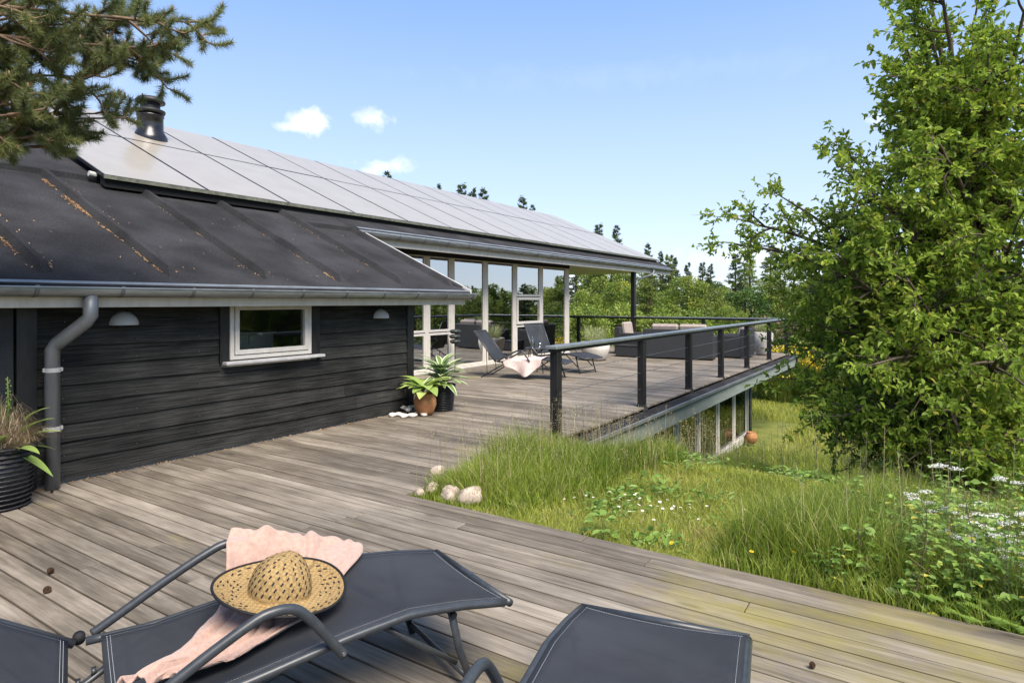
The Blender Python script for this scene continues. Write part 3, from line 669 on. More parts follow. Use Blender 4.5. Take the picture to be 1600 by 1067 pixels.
mb = HM(); mb.box(6.8, 6.9, LV+.05, 9.0, -2.3, -.37); mb.build('lower_wall', M['interior'])

# interior furniture (things of their own)
def furn(name, label, cat, fn, loc, mat, rz_=0):
    mb = MB(); fn(mb); o = mb.build(name, M[mat]); o.location = loc; o.rotation_euler.z = rz_; tag(o, label, cat); return o
def cab(mb):
    for i in range(2): mb.bev(i*.36, i*.36+.355, 0, .5, .08, .62, .006); mb.bev(i*.36, i*.36+.355, 0, .5, .625, 1.13, .006)
    mb.box(.02,.70,.03,.45,0,.08)
    mb.bev(-.02,.74,-.02,.52,1.135,1.16,.005)
furn('kitchen_cabinet', 'white kitchen cabinets seen through the small kitchen window', 'cabinet', cab, (4.47, 7.15, 0), 'whitecab')
def cab2(mb): mb.bev(0,.55,0,.5,0,1.9,.01); mb.bev(.0,.55,-.012,-.003,.1,.9,.004)
furn('kitchen_worktop_unit', 'white kitchen unit behind the left lower pane of the glazed wall', 'cabinet', cab, (10.2, 11.2, 0), 'whitecab')
def esp(mb):
    mb.bev(0,.34,0,.3,0,.05,.008); mb.bev(0,.34,.16,.3,.05,.34,.01); mb.bev(0,.34,-.02,.16,.22,.34,.01); mb.tube([(.1,.05,.17),(.1,.05,.22)],.03,10); mb.tube([(.24,.05,.17),(.24,.05,.22)],.03,10)
furn('coffee_machine', 'silver coffee machine inside behind the small pane beside the black wing', 'coffee machine', esp, (11.15, 9.75, .98), 'steel')
def counter(mb): mb.bev(0,1.2,0,.5,.93,.97,.006); mb.bev(.05,1.15,.05,.45,0,.93,.006)
furn('counter', 'dark counter under the silver coffee machine behind the glass', 'counter', counter, (10.5, 9.6, 0), 'darkfurn')
def dtable(mb):
    mb.bev(0,2.0,0,.9,.71,.75,.01)
    for a in (.08,1.86):
        for b in (.08,.76): mb.bev(a,a+.06,b,b+.06,0,.71,.005)
furn('dining_table', 'dark dining table inside the glazed living room', 'table', dtable, (13.0, 11.0, 0), 'darkfurn')
def chair(mb):
    mb.bev(0,.44,0,.44,.43,.47,.01); mb.bev(0,.44,.40,.44,.47,.9,.01)
    for a in (.02,.38):
        for b in (.02,.38): mb.tube([(a+.02,b+.02,0),(a+.02,b+.02,.43)],.014,8)
for i,(x,y,r) in enumerate([(13.2,10.3,math.pi),(14.4,10.35,math.pi)]):
    furn('dining_chair', ['dark chair at the left end of the dining table behind the glass','dark chair at the right end of the dining table behind the glass'][i], 'chair', chair, (x,y,0), 'darkfurn', r)

# ------------------------------------------------------------------ railing
rail = empty('railing', (RAIL_U, RAIL_V, 0), 0, 'black timber railing with thin steel cables round the edge of the raised terrace', 'railing')
RO = Matrix.Translation((-RAIL_U, -RAIL_V, 0))
def rb(mb, name, mat, smooth=False):
    o = mb.build(name, mat, rail, smooth); o.data.transform(RO); return o
pu = [6.27, 8.85, 11.04, 13.12, 15.33, 17.8, 20.25]
for i, u in enumerate(pu):
    mb = MB(); mb.bev(u-.055, u+.055, RAIL_V-.05, RAIL_V+.05, -.12 if i==0 else -.05, .975, .006); rb(mb, 'post', M['blackwood'])
    if i:
        mb = MB(); mb.lathe([(.10,-.05),(.085,-.02),(.07,.03)],(u,RAIL_V,0),8); rb(mb,'post_foot',M['felt'])
for v in (6.02, 10.5, 12.9, 15.3):
    mb = MB(); mb.bev(RAIL_U-.05, RAIL_U+.05, v-.05, v+.05, -.02, .975, .006); rb(mb, 'post', M['blackwood'])
for a, b in ((6.15, 12.0), (12.003, RAIL_U+.08)):
    mb = MB(); mb.bev(a, b, RAIL_V-.075, RAIL_V+.075, 1.012, 1.05, .006); rb(mb, 'top_rail', M['railtop'])
mb = MB(); mb.bev(6.17, RAIL_U+.05, RAIL_V-.045, RAIL_V+.045, .976, 1.010, .004); rb(mb, 'rail_beam', M['blackwood'])
mb = MB(); mb.bev(RAIL_U-.075, RAIL_U+.075, RAIL_V+.078, 16, 1.008, 1.045, .006); rb(mb, 'top_rail', M['railtop'])
mb = MB(); mb.bev(RAIL_U-.03, RAIL_U+.03, RAIL_V+.06, 16, .96, 1.004, .004); rb(mb, 'rail_beam', M['blackwood'])
for z in (.26, .50, .74):
    mb = MB(); mb.tube([(6.27,RAIL_V,z),(20.25,RAIL_V,z)], .0035, 6); rb(mb, 'cable', M['zincdark'])
    mb = MB(); mb.tube([(RAIL_U,3.55,z),(RAIL_U,15.9,z)], .0035, 6); rb(mb, 'cable', M['zincdark'])
mb = MB(); mb.tube([(6.3,RAIL_V,.80),(6.36,RAIL_V,.92),(6.48,RAIL_V,.97)],.006,6); rb(mb,'brace',M['zincdark'])

# ------------------------------------------------------------------ sun loungers
def prof(x):       # height of the seat sling along its length
    return float(np.interp(x, [0,.2,.45,.75,.98,1.2,1.42], [.335,.33,.355,.392,.405,.375,.33]))
def smoothpath(pts, n=6):
    pts = [Vector(p) for p in pts]; out = []
    P = [pts[0]]+pts+[pts[-1]]
    for i in range(1, len(P)-2):
        for k in range(n):
            t = k/n; a,b,c,d_ = P[i-1],P[i],P[i+1],P[i+2]
            out.append(.5*((2*b)+(c-a)*t+(2*a-5*b+4*c-d_)*t*t+(3*b-a-3*c+d_)*t**3))
    out.append(pts[-1]); return out
def lounger(loc, ang, back, label, detail=True):
    t = empty('sun_lounger', loc, ang, label, 'sun lounger', 'dark grey sling sun loungers')
    W = .31; SL = 1.42; BL = .74; ca, sa = math.cos(back), math.sin(back)
    def bp(q, off=0): return (-.035-ca*q+sa*off*0, sa*q+.335)
    def sag(y): return -.016*(1-(y/W)**2)
    nx = 40
    mb = MB(); mb.grid(lambda i,j: (.045+i*(SL-.05), (j*2-1)*(W-.002), prof(.045+i*(SL-.05))+sag((j*2-1)*W)+.012), nx, 12, thick=.003); s = mb.build('seat_sling', M['sling'], t, True)
    if detail:
        st = MB()
        for dx in (.062,.072):
            for k in range(0, 60): 
                y0 = -W+.02+k*(2*W-.04)/60; st.box(dx, dx+.0012, y0, y0+.006, prof(dx)+sag(y0)+.0125, prof(dx)+sag(y0)+.0140)
        for sy in (-1,1):
            for dy in (.026,):
                for k in range(0, 150):
                    x0 = .06+k*(SL-.1)/150; y = sy*(W-dy); z = prof(x0)+sag(y)+.0125; z2 = prof(x0+.006)+sag(y)+.0125
                    st.add([(x0,y-.0006,z+.001),(x0+.0055,y-.0006,z2+.001),(x0+.0055,y+.0006,z2+.001),(x0,y+.0006,z+.001)],[(0,1,2,3)])
        for dx in (SL-.035,):
            for k in range(0, 60):
                y0 = -W+.02+k*(2*W-.04)/60; st.box(dx, dx+.0012, y0, y0+.006, prof(dx)+sag(y0)+.0125, prof(dx)+sag(y0)+.0140)
        st.build('stitching', M['stitch'], s)
    mb = MB(); mb.grid(lambda i,j: (bp(.02+i*BL)[0], (j*2-1)*(W-.002), bp(.02+i*BL)[1]+sag((j*2-1)*W)+.012), 16, 12, thick=-.003); s = mb.build('backrest_sling', M['sling'], t, True)
    if detail:
        st = MB()
        for q in (.036,.046):
            for k in range(60):
                y0 = -W+.02+k*(2*W-.04)/60; x, z = bp(q); st.box(x-.0006, x+.0006, y0, y0+.006, z+sag(y0)+.0125, z+sag(y0)+.0142)
        for sy in (-1,1):
            for k in range(70):
                q = .05+k*(BL-.08)/70; y = sy*(W-.026); x,z = bp(q); x2,z2 = bp(q+.006)
                st.add([(x,y-.0006,z+sag(y)+.0142),(x2,y-.0006,z2+sag(y)+.0142),(x2,y+.0006,z2+sag(y)+.0142),(x,y+.0006,z+sag(y)+.0142)],[(0,1,2,3)])
        st.build('stitching', M['stitch'], s)
    # frames
    mb = MB(); pth = [(x, W, prof(x)) for x in np.linspace(.0,SL-.03,24)]
    for sy in (1,-1): mb.tube([(x, sy*y, z) for x,y,z in pth], .015, 10)
    mb.tube([(SL-.005, -W-.005, prof(SL)), (SL-.005, W+.005, prof(SL))], .016, 10)
    for x in (.12, .70): mb.tube([(x,-W,prof(x)-.022),(x,W,prof(x)-.022)], .011, 8)
    mb.build('seat_frame', M['frame'], t, True)
    mb = MB()
    for sy in (1,-1): mb.tube([(bp(q)[0], sy*W, bp(q)[1]) for q in (0,.3,BL+.015)], .015, 10)
    mb.tube([(bp(BL+.02)[0],-W,bp(BL+.02)[1]),(bp(BL+.02)[0],W,bp(BL+.02)[1])], .015, 10)
    mb.build('backrest_frame', M['frame'], t, True)
    for sy in (1,-1):
        mb = MB(); mb.tube([(-.02, sy*(W+.004), .345),(-.02, sy*(W+.034), .345)], .020, 14); mb.tube([(-.02, sy*(W+.034), .345),(-.02, sy*(W+.038), .345)], .010, 8); mb.build('hinge', M['blacktrim'], t, True)
        y = sy*(W+.038)
        mb = MB(); mb.tube(smoothpath([(.02,y,.34),(.10,y,.385),(.26,y,.475),(.40,y,.545),(.47,y,.568),(.545,y,.560),(.60,y,.51),(.66,y,.43),(.71,y,.36)]), .0165, 14, flat=1.0)
        ar = mb.build('armrest', M['frame'], t, True)
        b = MB(); b.tube([(.705,sy*(W+.02),.372),(.705,sy*(W+.058),.372)],.006,8); b.build('bolt', M['steel'], ar)
        # foot legs
        mb = MB(); y2 = sy*(W-.035)
        mb.tube([(1.16,y2,.37),(1.20,y2,.2),(1.27,y2,.0)], .016, 10, flat=.6); lg = mb.build('leg', M['frame'], t, True)
        b = MB(); b.tube([(1.165,sy*(W-.06),.345),(1.165,sy*(W-.008),.345)],.012,10); b.build('bolt', M['blacktrim'], lg)
        mb = MB(); mb.tube([(.22,y2,.33),(-.36,y2,.0)], .017, 8, flat=.7)
        for k in range(6):
            q = .15+k*.05; mb.box(.22-.58*(q*1.6+.1)-.008, .22-.58*(q*1.6+.1)+.008, y2-.012, y2+.012, .33*(1-(q*1.6+.1))+.012, .33*(1-(q*1.6+.1))+.03)
        mb.build('leg', M['frame'], t, True)
        mb = MB(); mb.tube([(bp(.36)[0], y2*.9, bp(.36)[1]-.01), (-.24, y2*.9, .085)], .007, 6); mb.build('back_strut', M['frame'], t)
    mb = MB(); mb.tube([(1.255,-W+.035,.05),(1.255,W-.035,.05)],.011,8); mb.tube([(1.20,-W+.06,.13),(.86,-W+.06,.385)],.011,8); mb.tube([(1.20,W-.06,.13),(.86,W-.06,.385)],.011,8); mb.build('crossbar', M['frame'], t, True)
    return t
A_O = (.935, 2.23, 0); A_R = math.atan2(-.37,.93)
lounger(A_O, A_R, R(33), 'dark grey sling lounger in the foreground carrying the straw hat and blush blanket')
lounger((.935, .565, 0), R(11.5), R(20), 'empty dark grey sling lounger in the foreground, cut off at the bottom of the photo')
lounger((10.80, 7.35, 0), math.atan2(-.97,.23), R(52), 'lounger on the far terrace with a pink patterned towel draped over its seat', False)
lounger((12.60, 7.40, 0), math.atan2(-.98,-.2), R(66), 'bare lounger by the glazed wall with its back upright, behind the small drinks table', False)
MA = Matrix.Translation(A_O) @ Matrix.Rotation(A_R, 4, 'Z')

# blush blanket draped over the foreground lounger
def interp3(ts, pts, t): return Vector([float(np.interp(t, ts, [p[i] for p in pts])) for i in range(3)])
Lc = smoothpath([(.50,.43,.42),(.50,.37,.612),(.47,.30,.53),(.42,.20,.385),(.35,.12,.365),(.27,.0,.36),(.16,-.10,.365),(.06,-.165,.375)], 8)
Rc = smoothpath([(1.06,.46,.32),(1.05,.36,.43),(1.02,.26,.43),(.88,.12,.42),(.74,-.02,.40),(.62,-.13,.395),(.44,-.20,.385),(.26,-.235,.385)], 8)
def blank(i, j):
    n = len(Lc)-1; q = i*n; k = min(int(q), n-1); f = q-k
    a = Lc[k].lerp(Lc[k+1], f); b = Rc[k].lerp(Rc[k+1], f)
    p = a.lerp(b, j)
    nz1 = mnoise.noise(Vector((j*5.5+1.5*i, i*2.2, 3.1)))
    nz2 = mnoise.noise(Vector((j*2.3, i*5.0, 8.7)))
    fold = .026*math.sin(j*10+3.0*math.sin(i*4)+nz1*4)+.006*math.sin(j*29+i*13+nz2*6)+.034*nz2
    rise = math.sin(math.pi*min(1,max(0,j)))**.5
    fold *= .06+.94*min(1,i/.22)
    base = prof(min(1.42,max(0,p.x)))+.018
    z = p.z+abs(fold)*rise*1.1+.006
    if abs(p.y) < .30 and 0 < p.x < 1.42: z = max(z, base+abs(fold)*.6)
    if i > .9: z += .02*math.sin(j*9)*(i-.9)*6
    if .295 < p.y < .405 and p.x < .72: z = max(z, float(np.interp(p.x,[.40,.47,.545,.60,.66,.71],[.545,.568,.560,.51,.43,.36]))+.026)
    dh = math.hypot(p.x-.60, p.y-.055)
    if dh < .31 and p.y < .295: z = min(z, .428+2.2*max(0,dh-.225))
    p.x += .02*mnoise.noise(Vector((i*6, 4, j*3)))+ (.012*math.sin(j*9+1) if i < .12 else 0)*(1-i/.12 if i<.12 else 0)
    p.y += .015*mnoise.noise(Vector((i*8, j*5, 9)))
    return (p.x, p.y, z)
mb = MB(); mb.grid(blank, 110, 64, thick=.007); bl = mb.build('blanket', M['blanket'], None, True)
bl.matrix_world = MA; tag(bl, 'blush pink fleece blanket crumpled under the straw hat', 'blanket')
# straw hat
hat = empty('straw_hat', (0,0,0), 0, 'woven straw sun hat with black edge lying on the blush blanket', 'hat')
HC = MA @ Vector((.60, .035, .449))
hat.location = HC; hat.rotation_euler = (R(7), R(2), R(20))
def brim_z(r, a): return .010+.028*((r-.1)/.14)**1.5*(1+.35*math.cos(2*a+.6))-.012*math.sin(math.pi*min(1,max(0,(r-.105)/.13)))
def hatfn(i, j):
    a = 2*math.pi*i; 
    if j < .5:
        q = j/.5; r = .235-(.235-.112)*q; z = brim_z(r, a)
    else:
        q = (j-.5)/.5; ph = q*math.pi/2
        r = .112*math.cos(ph)**.74 if q < 1 else 0.0; z = brim_z(.112,a)+ .138*math.sin(ph)**.95
        z += .008*math.cos(2*a)*math.sin(2*ph)
    ov = 1.0+.06*math.cos(2*a) if j > .5 else 1+.02*math.cos(2*a)
    return (r*math.cos(a)*ov, r*math.sin(a)/ov, z)
mb = MB(); mb.grid(hatfn, 72, 40, thick=.004); mb.build('crown_and_brim', M['straw'], hat, True)
mb = MB(); mb.tube([(hatfn(k/72,0)[0]*1.005, hatfn(k/72,0)[1]*1.005, hatfn(k/72,0)[2]-.001) for k in range(73)], .0052, 8, cap=False); mb.build('edge_binding', M['blacktrim'], hat, True)
mb = MB()
def dash(i, j, di, dj, off=-.0012, w=.0030):
    p = Vector(hatfn(i, j)); q = Vector(hatfn(i+di, j+dj)); e = .002
    du = Vector(hatfn(i+e,j))-p; dv = Vector(hatfn(i,min(.995,j+e)))-p; n = du.cross(dv).normalized()
    if n.z < 0 and j < .5: n = -n
    if j >= .5 and n.dot(Vector((p.x,p.y,.05))) < 0: n = -n
    t = (q-p); s_ = n.cross(t).normalized()*w
    mb.add([p-s_+n*.0016, p+s_+n*.0016, q+s_+n*.0016, q-s_+n*.0016], [(0,1,2,3)])
for row, jj in enumerate([.07,.13,.20,.27,.34]):
    for k in range(34):
        if random.random() < .8: dash(k/34+.01*row, jj, random.choice((.011,.011,0)), random.choice((0,.0,.026)))
for row, jj in enumerate([.55,.60,.65,.70,.75,.80,.85,.90]):
    m_ = [24,24,22,20,18,14,10,6][row]
    for k in range(m_): dash(k/m_+.02*(row%2), jj, .010, .028)
mb.build('weave_marks', M['blacktrim'], hat)
# pink towel on the far lounger
def towel(i, j):
    x = .18+.72*j+.10*math.sin(i*3)*(j-.5); s_ = i*1.12
    if s_ < .62: y = .31-s_; z = prof(x)+.02+.012*math.sin(x*14+i*5)+.05*math.exp(-((j-.15)/.2)**2)*math.sin(math.pi*i)
    else: 
        e = s_-.62; e *= (.35+.75*math.exp(-((j-.62)/.30)**2)); y = -.315-.10*e-.03*math.sin(j*12)*e*3-.015; z = prof(x)+.02-e*.62
    return (x, y, z)
mb = MB(); mb.grid(towel, 40, 30, thick=.006); tw = mb.build('towel', M['towel'], None, True)
tw.matrix_world = Matrix.Translation((10.80,7.35,0)) @ Matrix.Rotation(math.atan2(-.97,.23),4,'Z'); tag(tw, 'pink patterned towel hanging over the side of the far lounger', 'towel')
# side table with bottle and glass
st = empty('side_table', (11.72, 7.1, 0), 0, 'small round dark table between the two far loungers', 'side table')
mb = MB(); mb.lathe([(.0,.52),(.215,.52),(.225,.53),(.225,.55),(.21,.553),(.0,.553)],n=28); mb.build('table_top', M['frame'], st, True)
for k in range(3):
    a = k*2.094+.4; mb = MB(); mb.tube([(.15*math.cos(a),.15*math.sin(a),.52),(.20*math.cos(a),.20*math.sin(a),0)],.011,8); mb.build('leg', M['frame'], st, True)
mb = MB(); mb.lathe([(.0,.0),(.042,.0),(.044,.02),(.044,.13),(.036,.17),(.018,.20),(.018,.235),(.022,.24),(.0,.24)],n=18); bo = mb.build('bottle', M['clear'], None, True); bo.location = (11.69,7.16,.555); tag(bo, 'clear glass water bottle on the small round table', 'bottle')
mb = MB(); mb.lathe([(.0,.0),(.028,.0),(.034,.11),(.031,.11),(.026,.008),(.0,.008)],n=18); bo = mb.build('drinking_glass', M['clear'], None, True); bo.location = (11.80,7.05,.555); tag(bo, 'clear drinking glass beside the water bottle', 'glass')
# dark stacked ornament against the white post
orn = empty('stacked_ornament', at(711, 13.9, 0), 0, 'dark ornament of three stacked stone discs beside the white window post', 'ornament')
mb = MB(); mb.tube([(0,0,0),(0,0,.62)],.012,8); mb.lathe([(.0,.0),(.11,.0),(.11,.02),(.0,.03)],n=16); mb.build('stand', M['darkfurn'], orn)
for i,(z,r) in enumerate(((.62,.12),(.73,.125),(.84,.125))):
    mb = MB(); mb.lathe([(.0,-.0),(r*.7,.005),(r,.045),(r*.98,.07),(r*.6,.095),(.0,.1)],(.01*(-1)**i,0,z),18); mb.build('stone_disc', M['darkstone'], orn, True)

# ------------------------------------------------------------------ terrace furniture
def sofa(loc, ang, W, label, name='sofa', cat='sofa', D=.78, H=.80, n=2, arms=True):
    t = empty(name, loc, ang, label, cat, None)
    # local: x = facing direction, y = width; back at x=0
    mb = MB(); mb.bev(0,.17,-W/2,W/2,.03,H,.012); mb.build('backrest', M['rattan'], t)
    mb = MB(); mb.bev(.172,D,-W/2+.17,W/2-.17,.06,.30,.012); mb.build('seat_base', M['rattan'], t)
    for sy in (1,-1):
        mb = MB(); y0,y1 = sorted((sy*W/2, sy*(W/2-.168))); mb.bev(.172,D,y0,y1,.03,H*.78,.012); mb.build('armrest', M['rattan'], t)
    w = (W-.36)/n
    for k in range(n):
        y0 = -W/2+.18+k*w
        mb = MB(); mb.bev(.18,D+.01,y0+.005,y0+w-.005,.303,.44,.03); mb.build('seat_cushion', M['cushion'], t)
        mb = MB(); Mx = Matrix.Translation((.18,0,.44)) @ Matrix.Rotation(R(-9),4,'Y')
        mb.bev(0,.15,y0+.01,y0+w-.01,.0,.49,.045,M=Mx); mb.build('back_cushion', M['cushion'], t)
    return t
sofa((16.55,5.60,0), R(8), 1.85, 'charcoal rattan sofa with taupe cushions seen from behind through the railing')
sofa((17.75,7.75,0), R(-90), .95, 'charcoal rattan armchair with taupe cushion beside the pale grass planter', 'armchair', 'armchair', .85, .80, 1)
sofa((18.15,4.08,0), R(90), .98, 'charcoal rattan armchair with its side to the railing near the tall planter', 'armchair', 'armchair', .80, .80, 1)
ct = empty('coffee_table', (16.45, 7.0, 0), 0, 'low charcoal rattan table in front of the sofa', 'coffee table')
mb = MB(); mb.bev(0,.5,-.35,.35,.02,.30,.012); mb.build('table_base', M['rattan'], ct); mb = MB(); mb.bev(-.01,.51,-.36,.36,.302,.325,.004); mb.build('table_top', M['darkfurn'], ct)

def blades(n, R0, H, spread, W, curve=.5, hmin=.5):
    """tuft of arching blades round the origin, each 3 quads (as separate quads)"""
    a = rng.uniform(0,2*np.pi,n); r = R0*np.sqrt(rng.uniform(0,1,n)); h = H*rng.uniform(hmin,1,n); sp = spread*rng.uniform(.2,1,n)
    a2 = a+rng.normal(0,.6,n); base = np.stack([r*np.cos(a), r*np.sin(a), np.zeros(n)],1); d = np.stack([np.cos(a2),np.sin(a2),np.zeros(n)],1)
    side = np.stack([-np.sin(a2),np.cos(a2),np.zeros(n)],1)
    out = []
    ts = [0,.35,.7,1.0]; ps = [base+d*(sp*t**2)[:,None]+np.array([0,0,1])*(h*(t-curve*.45*t**3))[:,None] if False else base+d*(sp*t**2)[:,None]+np.stack([np.zeros(n),np.zeros(n),h*(t-curve*.45*t**3)],1) for t in ts]
    ws = [W,W*.9,W*.6,W*.1]; qs = []
    for k in range(3):
        qs.append(np.stack([ps[k]-side*ws[k]/2, ps[k]+side*ws[k]/2, ps[k+1]+side*ws[k+1]/2, ps[k+1]-side*ws[k+1]/2],1))
    V = np.stack(qs,1).reshape(-1,3); rn = np.repeat(rng.uniform(0,1,n),3)
    return V, rn
def planter(loc, label, r=.36, h=.50, gh=.55, name='grass_planter'):
    t = empty(name, loc, 0, label, 'planter', 'pale stone planters with grass')
    mb = MB(); mb.lathe([(r*.62,.0),(r*.80,.06),(r*.97,h*.6),(r,h),(r*.93,h+.01),(r*.90,h-.02),(0,h-.05)],n=28); mb.build('pot', M['potwhite'], t, True)
    V, rn = blades(420, r*.6, gh, .34, .009, .4, .35); V[:,2] += h-.06; np_mesh('grass', V, 4, M['ornamental'], t, rn)
    return t
planter(at(930,16.7,0), 'wide pale stone planter of feathery grass beside the glazed wall', .39, .48, .62)
planter(at(1193,18.3,0), 'tall pale stone planter of grass near the terrace corner', .27, .66, .55)
# terracotta pot at the corner of the lower storey
tp = empty('terracotta_pot', G(1174, 694, -2.12)+Vector((0,0,.02)), 0, 'round terracotta pot on the ground at the corner of the lower windows', 'pot')
mb = MB(); mb.lathe([(.12,0),(.20,.09),(.24,.22),(.235,.32),(.17,.40),(.15,.42),(.17,.45),(.14,.45),(.13,.36),(0,.34)],n=22); mb.build('pot_body', M['terracotta'], tp, True); tp.scale = (.66,.66,.66)

# ------------------------------------------------------------------ potted plants by the wall
def wicker_basket(t, r, h, mat='wicker', rows=14, flare=.82):
    mb = MB(); mb.lathe([(r*flare*.97,.005),(r*.97,h-.01),(r*.88,h-.01),(0,h-.06)],n=30); o = mb.build('basket', M[mat], t, True)
    mb = MB(); n = 36
    for k in range(rows):
        z = .02+k*(h-.04)/(rows-1); rr = r*(flare+(1-flare)*z/h)
        pts = [((rr+.006*(1 if (j+k)%2 else -.3))*math.cos(2*math.pi*j/n), (rr+.006*(1 if (j+k)%2 else -.3))*math.sin(2*math.pi*j/n), z) for j in range(n+1)]
        mb.tube(pts, .0075, 6, cap=False)
    mb.tube([(r*1.01*math.cos(2*math.pi*j/n), r*1.01*math.sin(2*math.pi*j/n), h) for j in range(n+1)], .014, 8, cap=False)
    mb.build('weave', M[mat], o, True)
def bigleaf(mb, base, az, L, W, lift, droop, a, stem=.25, split=None):
    """broad leaf on a stalk: midrib arching up then down; returns nothing"""
    d = Vector((math.cos(az), math.sin(az), 0)); s_ = Vector((-math.sin(az), math.cos(az), 0)); b = Vector(base)
    n = 8; m = 4
    def mid(t): return b+d*(stem*.5*0+L*t*math.cos(lift*(1-t*.6)))+Vector((0,0,L*(math.sin(lift)*t-droop*t*t)))
    def w(t): return W*.5*(math.sin(math.pi*min(1,t**.75))**.8 if 0<t<1 else 0)
    rows = []
    for i in range(n+1):
        t = i/n; c = mid(t); ww = max(w(t), .0015)
        rows.append([c+s_*ww*q+Vector((0,0,abs(q)*ww*.35-.12*ww*q*q)) for q in (-1,-.62,0,.62,1)])
    vs = [v for r in rows for v in r]
    core = [(i*5+j,(i+1)*5+j,(i+1)*5+j+1,i*5+j+1) for i in range(n) for j in (1,2)]
    edge = [(i*5+j,(i+1)*5+j,(i+1)*5+j+1,i*5+j+1) for i in range(n) for j in (0,3)]
    mb.add(vs, core, a); 
    if split is not None: split.add(vs, edge, a)
    else: mb.add(vs, edge, a)
# terracotta pot with plain green hosta
hp = empty('potted_hosta', (6.56, 5.74, 0), 0, 'lime green hosta in a terracotta pot at the corner of the black wall', 'potted plant')
mb = MB(); mb.lathe([(.085,0),(.12,.05),(.155,.15),(.15,.22),(.125,.27),(.14,.30),(.12,.30),(.11,.24),(0,.23)],n=26); mb.build('pot', M['terracotta'], hp, True)
mb = MB()
for k in range(24):
    az = k*2.4; L = random.uniform(.27,.40); bigleaf(mb, (.03*math.cos(az),.03*math.sin(az),.28+random.uniform(.02,.12)), az, L, random.uniform(.14,.19), random.uniform(.35,1.05), random.uniform(.35,.62), random.random())
mb.build('foliage', M['hostaA'], hp, True)
hq = empty('potted_hosta', (6.98, 5.80, 0), 0, 'white edged hosta in a black wicker basket beside the terracotta pot', 'potted plant')
wicker_basket(hq, .19, .36)
mb = MB(); mb2 = MB()
for k in range(64):
    az = k*2.4; q = (k/64); L = random.uniform(.27,.42); lift = 1.05-1.0*q+random.uniform(-.1,.1)
    bigleaf(mb, (.10*q*math.cos(az),.10*q*math.sin(az),.36+.20*(1-q)+random.uniform(-.02,.06)), az, L, random.uniform(.085,.115), lift, random.uniform(.25,.5), random.random(), split=mb2)
f = mb.build('foliage', M['hostaC'], hq, True); mb2.build('pale_leaf_edges', M['hostaB'], f, True)
# basket at left edge with dried grass
bq = empty('planted_basket', (1.84, 5.86, 0), 0, 'black wicker basket of dried grass and green leaves beside the grey downpipe', 'potted plant')
wicker_basket(bq, .24, .46, rows=13)
n = 1500; a = rng.uniform(0,2*np.pi,n); r = .20*np.sqrt(rng.uniform(0,1,n)); qs=[]
P0 = np.stack([r*np.cos(a), r*np.sin(a), .44+np.zeros(n)],1)
d = np.stack([np.cos(a+rng.normal(0,.9,n)), np.sin(a+rng.normal(0,.9,n)), np.zeros(n)],1); hh = rng.uniform(.10,.30,n)*(1.35-r/.2); spr = rng.uniform(.05,.22,n)
prev = None
for t0,t1 in ((0,.35),(.35,.7),(.7,1)):
    def pp(t): return P0+d*(spr*t**1.5)[:,None]+np.stack([.02*np.sin(t*7+a*3),.02*np.cos(t*6+a*5),hh*(2.2*t-1.7*t*t)*1.6-rng.uniform(0,1,n)*0],1)
    p0,p1 = pp(t0),pp(t1); s_ = unit(np.cross(p1-p0, rng.normal(size=(n,3))*0+np.array([.3,.5,.8])))*.0016
    qs.append(np.stack([p0-s_,p0+s_,p1+s_,p1-s_],1))
np_mesh('dried_grass', np.stack(qs,1).reshape(-1,3), 4, M['drygrass'], bq, np.repeat(rng.uniform(0,1,n),3))
mb = MB()
for k,(az,zz,L,lf) in enumerate([(-.9,.55,.26,.9),(-1.3,.45,.28,.3),(-.5,.50,.24,.5),(-.2,.42,.2,.1),(-1.8,.5,.2,.9),(.8,.5,.22,.8),(2.2,.5,.22,.8),(-1.0,.4,.26,-.3),(-.7,.62,.2,1.2),(-2.4,.58,.2,1.1)]):
    bigleaf(mb, (.17*math.cos(az),.17*math.sin(az),zz), az, L, .09, lf, .35, random.random())
mb.build('green_leaves', M['hostaA'], bq, True)
V, rn = blades(60,.05,.42,.1,.008); V[:,2]+=.5; V[:,0]+=.02; np_mesh('upright_blades', V, 4, M['weed'], bq, rn)
mb = MB(); mb.tube([(.05,-.03,.45),(.06,-.04,.75),(.05,-.05,.98)],.004,6)
for k in range(18):
    z=.74+k*.013; an=k*2.4; mb.lathe([(0,-.008),(.008,0),(0,.01)],(.058+.014*math.cos(an),-.045+.014*math.sin(an),z),6)
mb.build('flower_spike', M['hostaA'], bq, True)

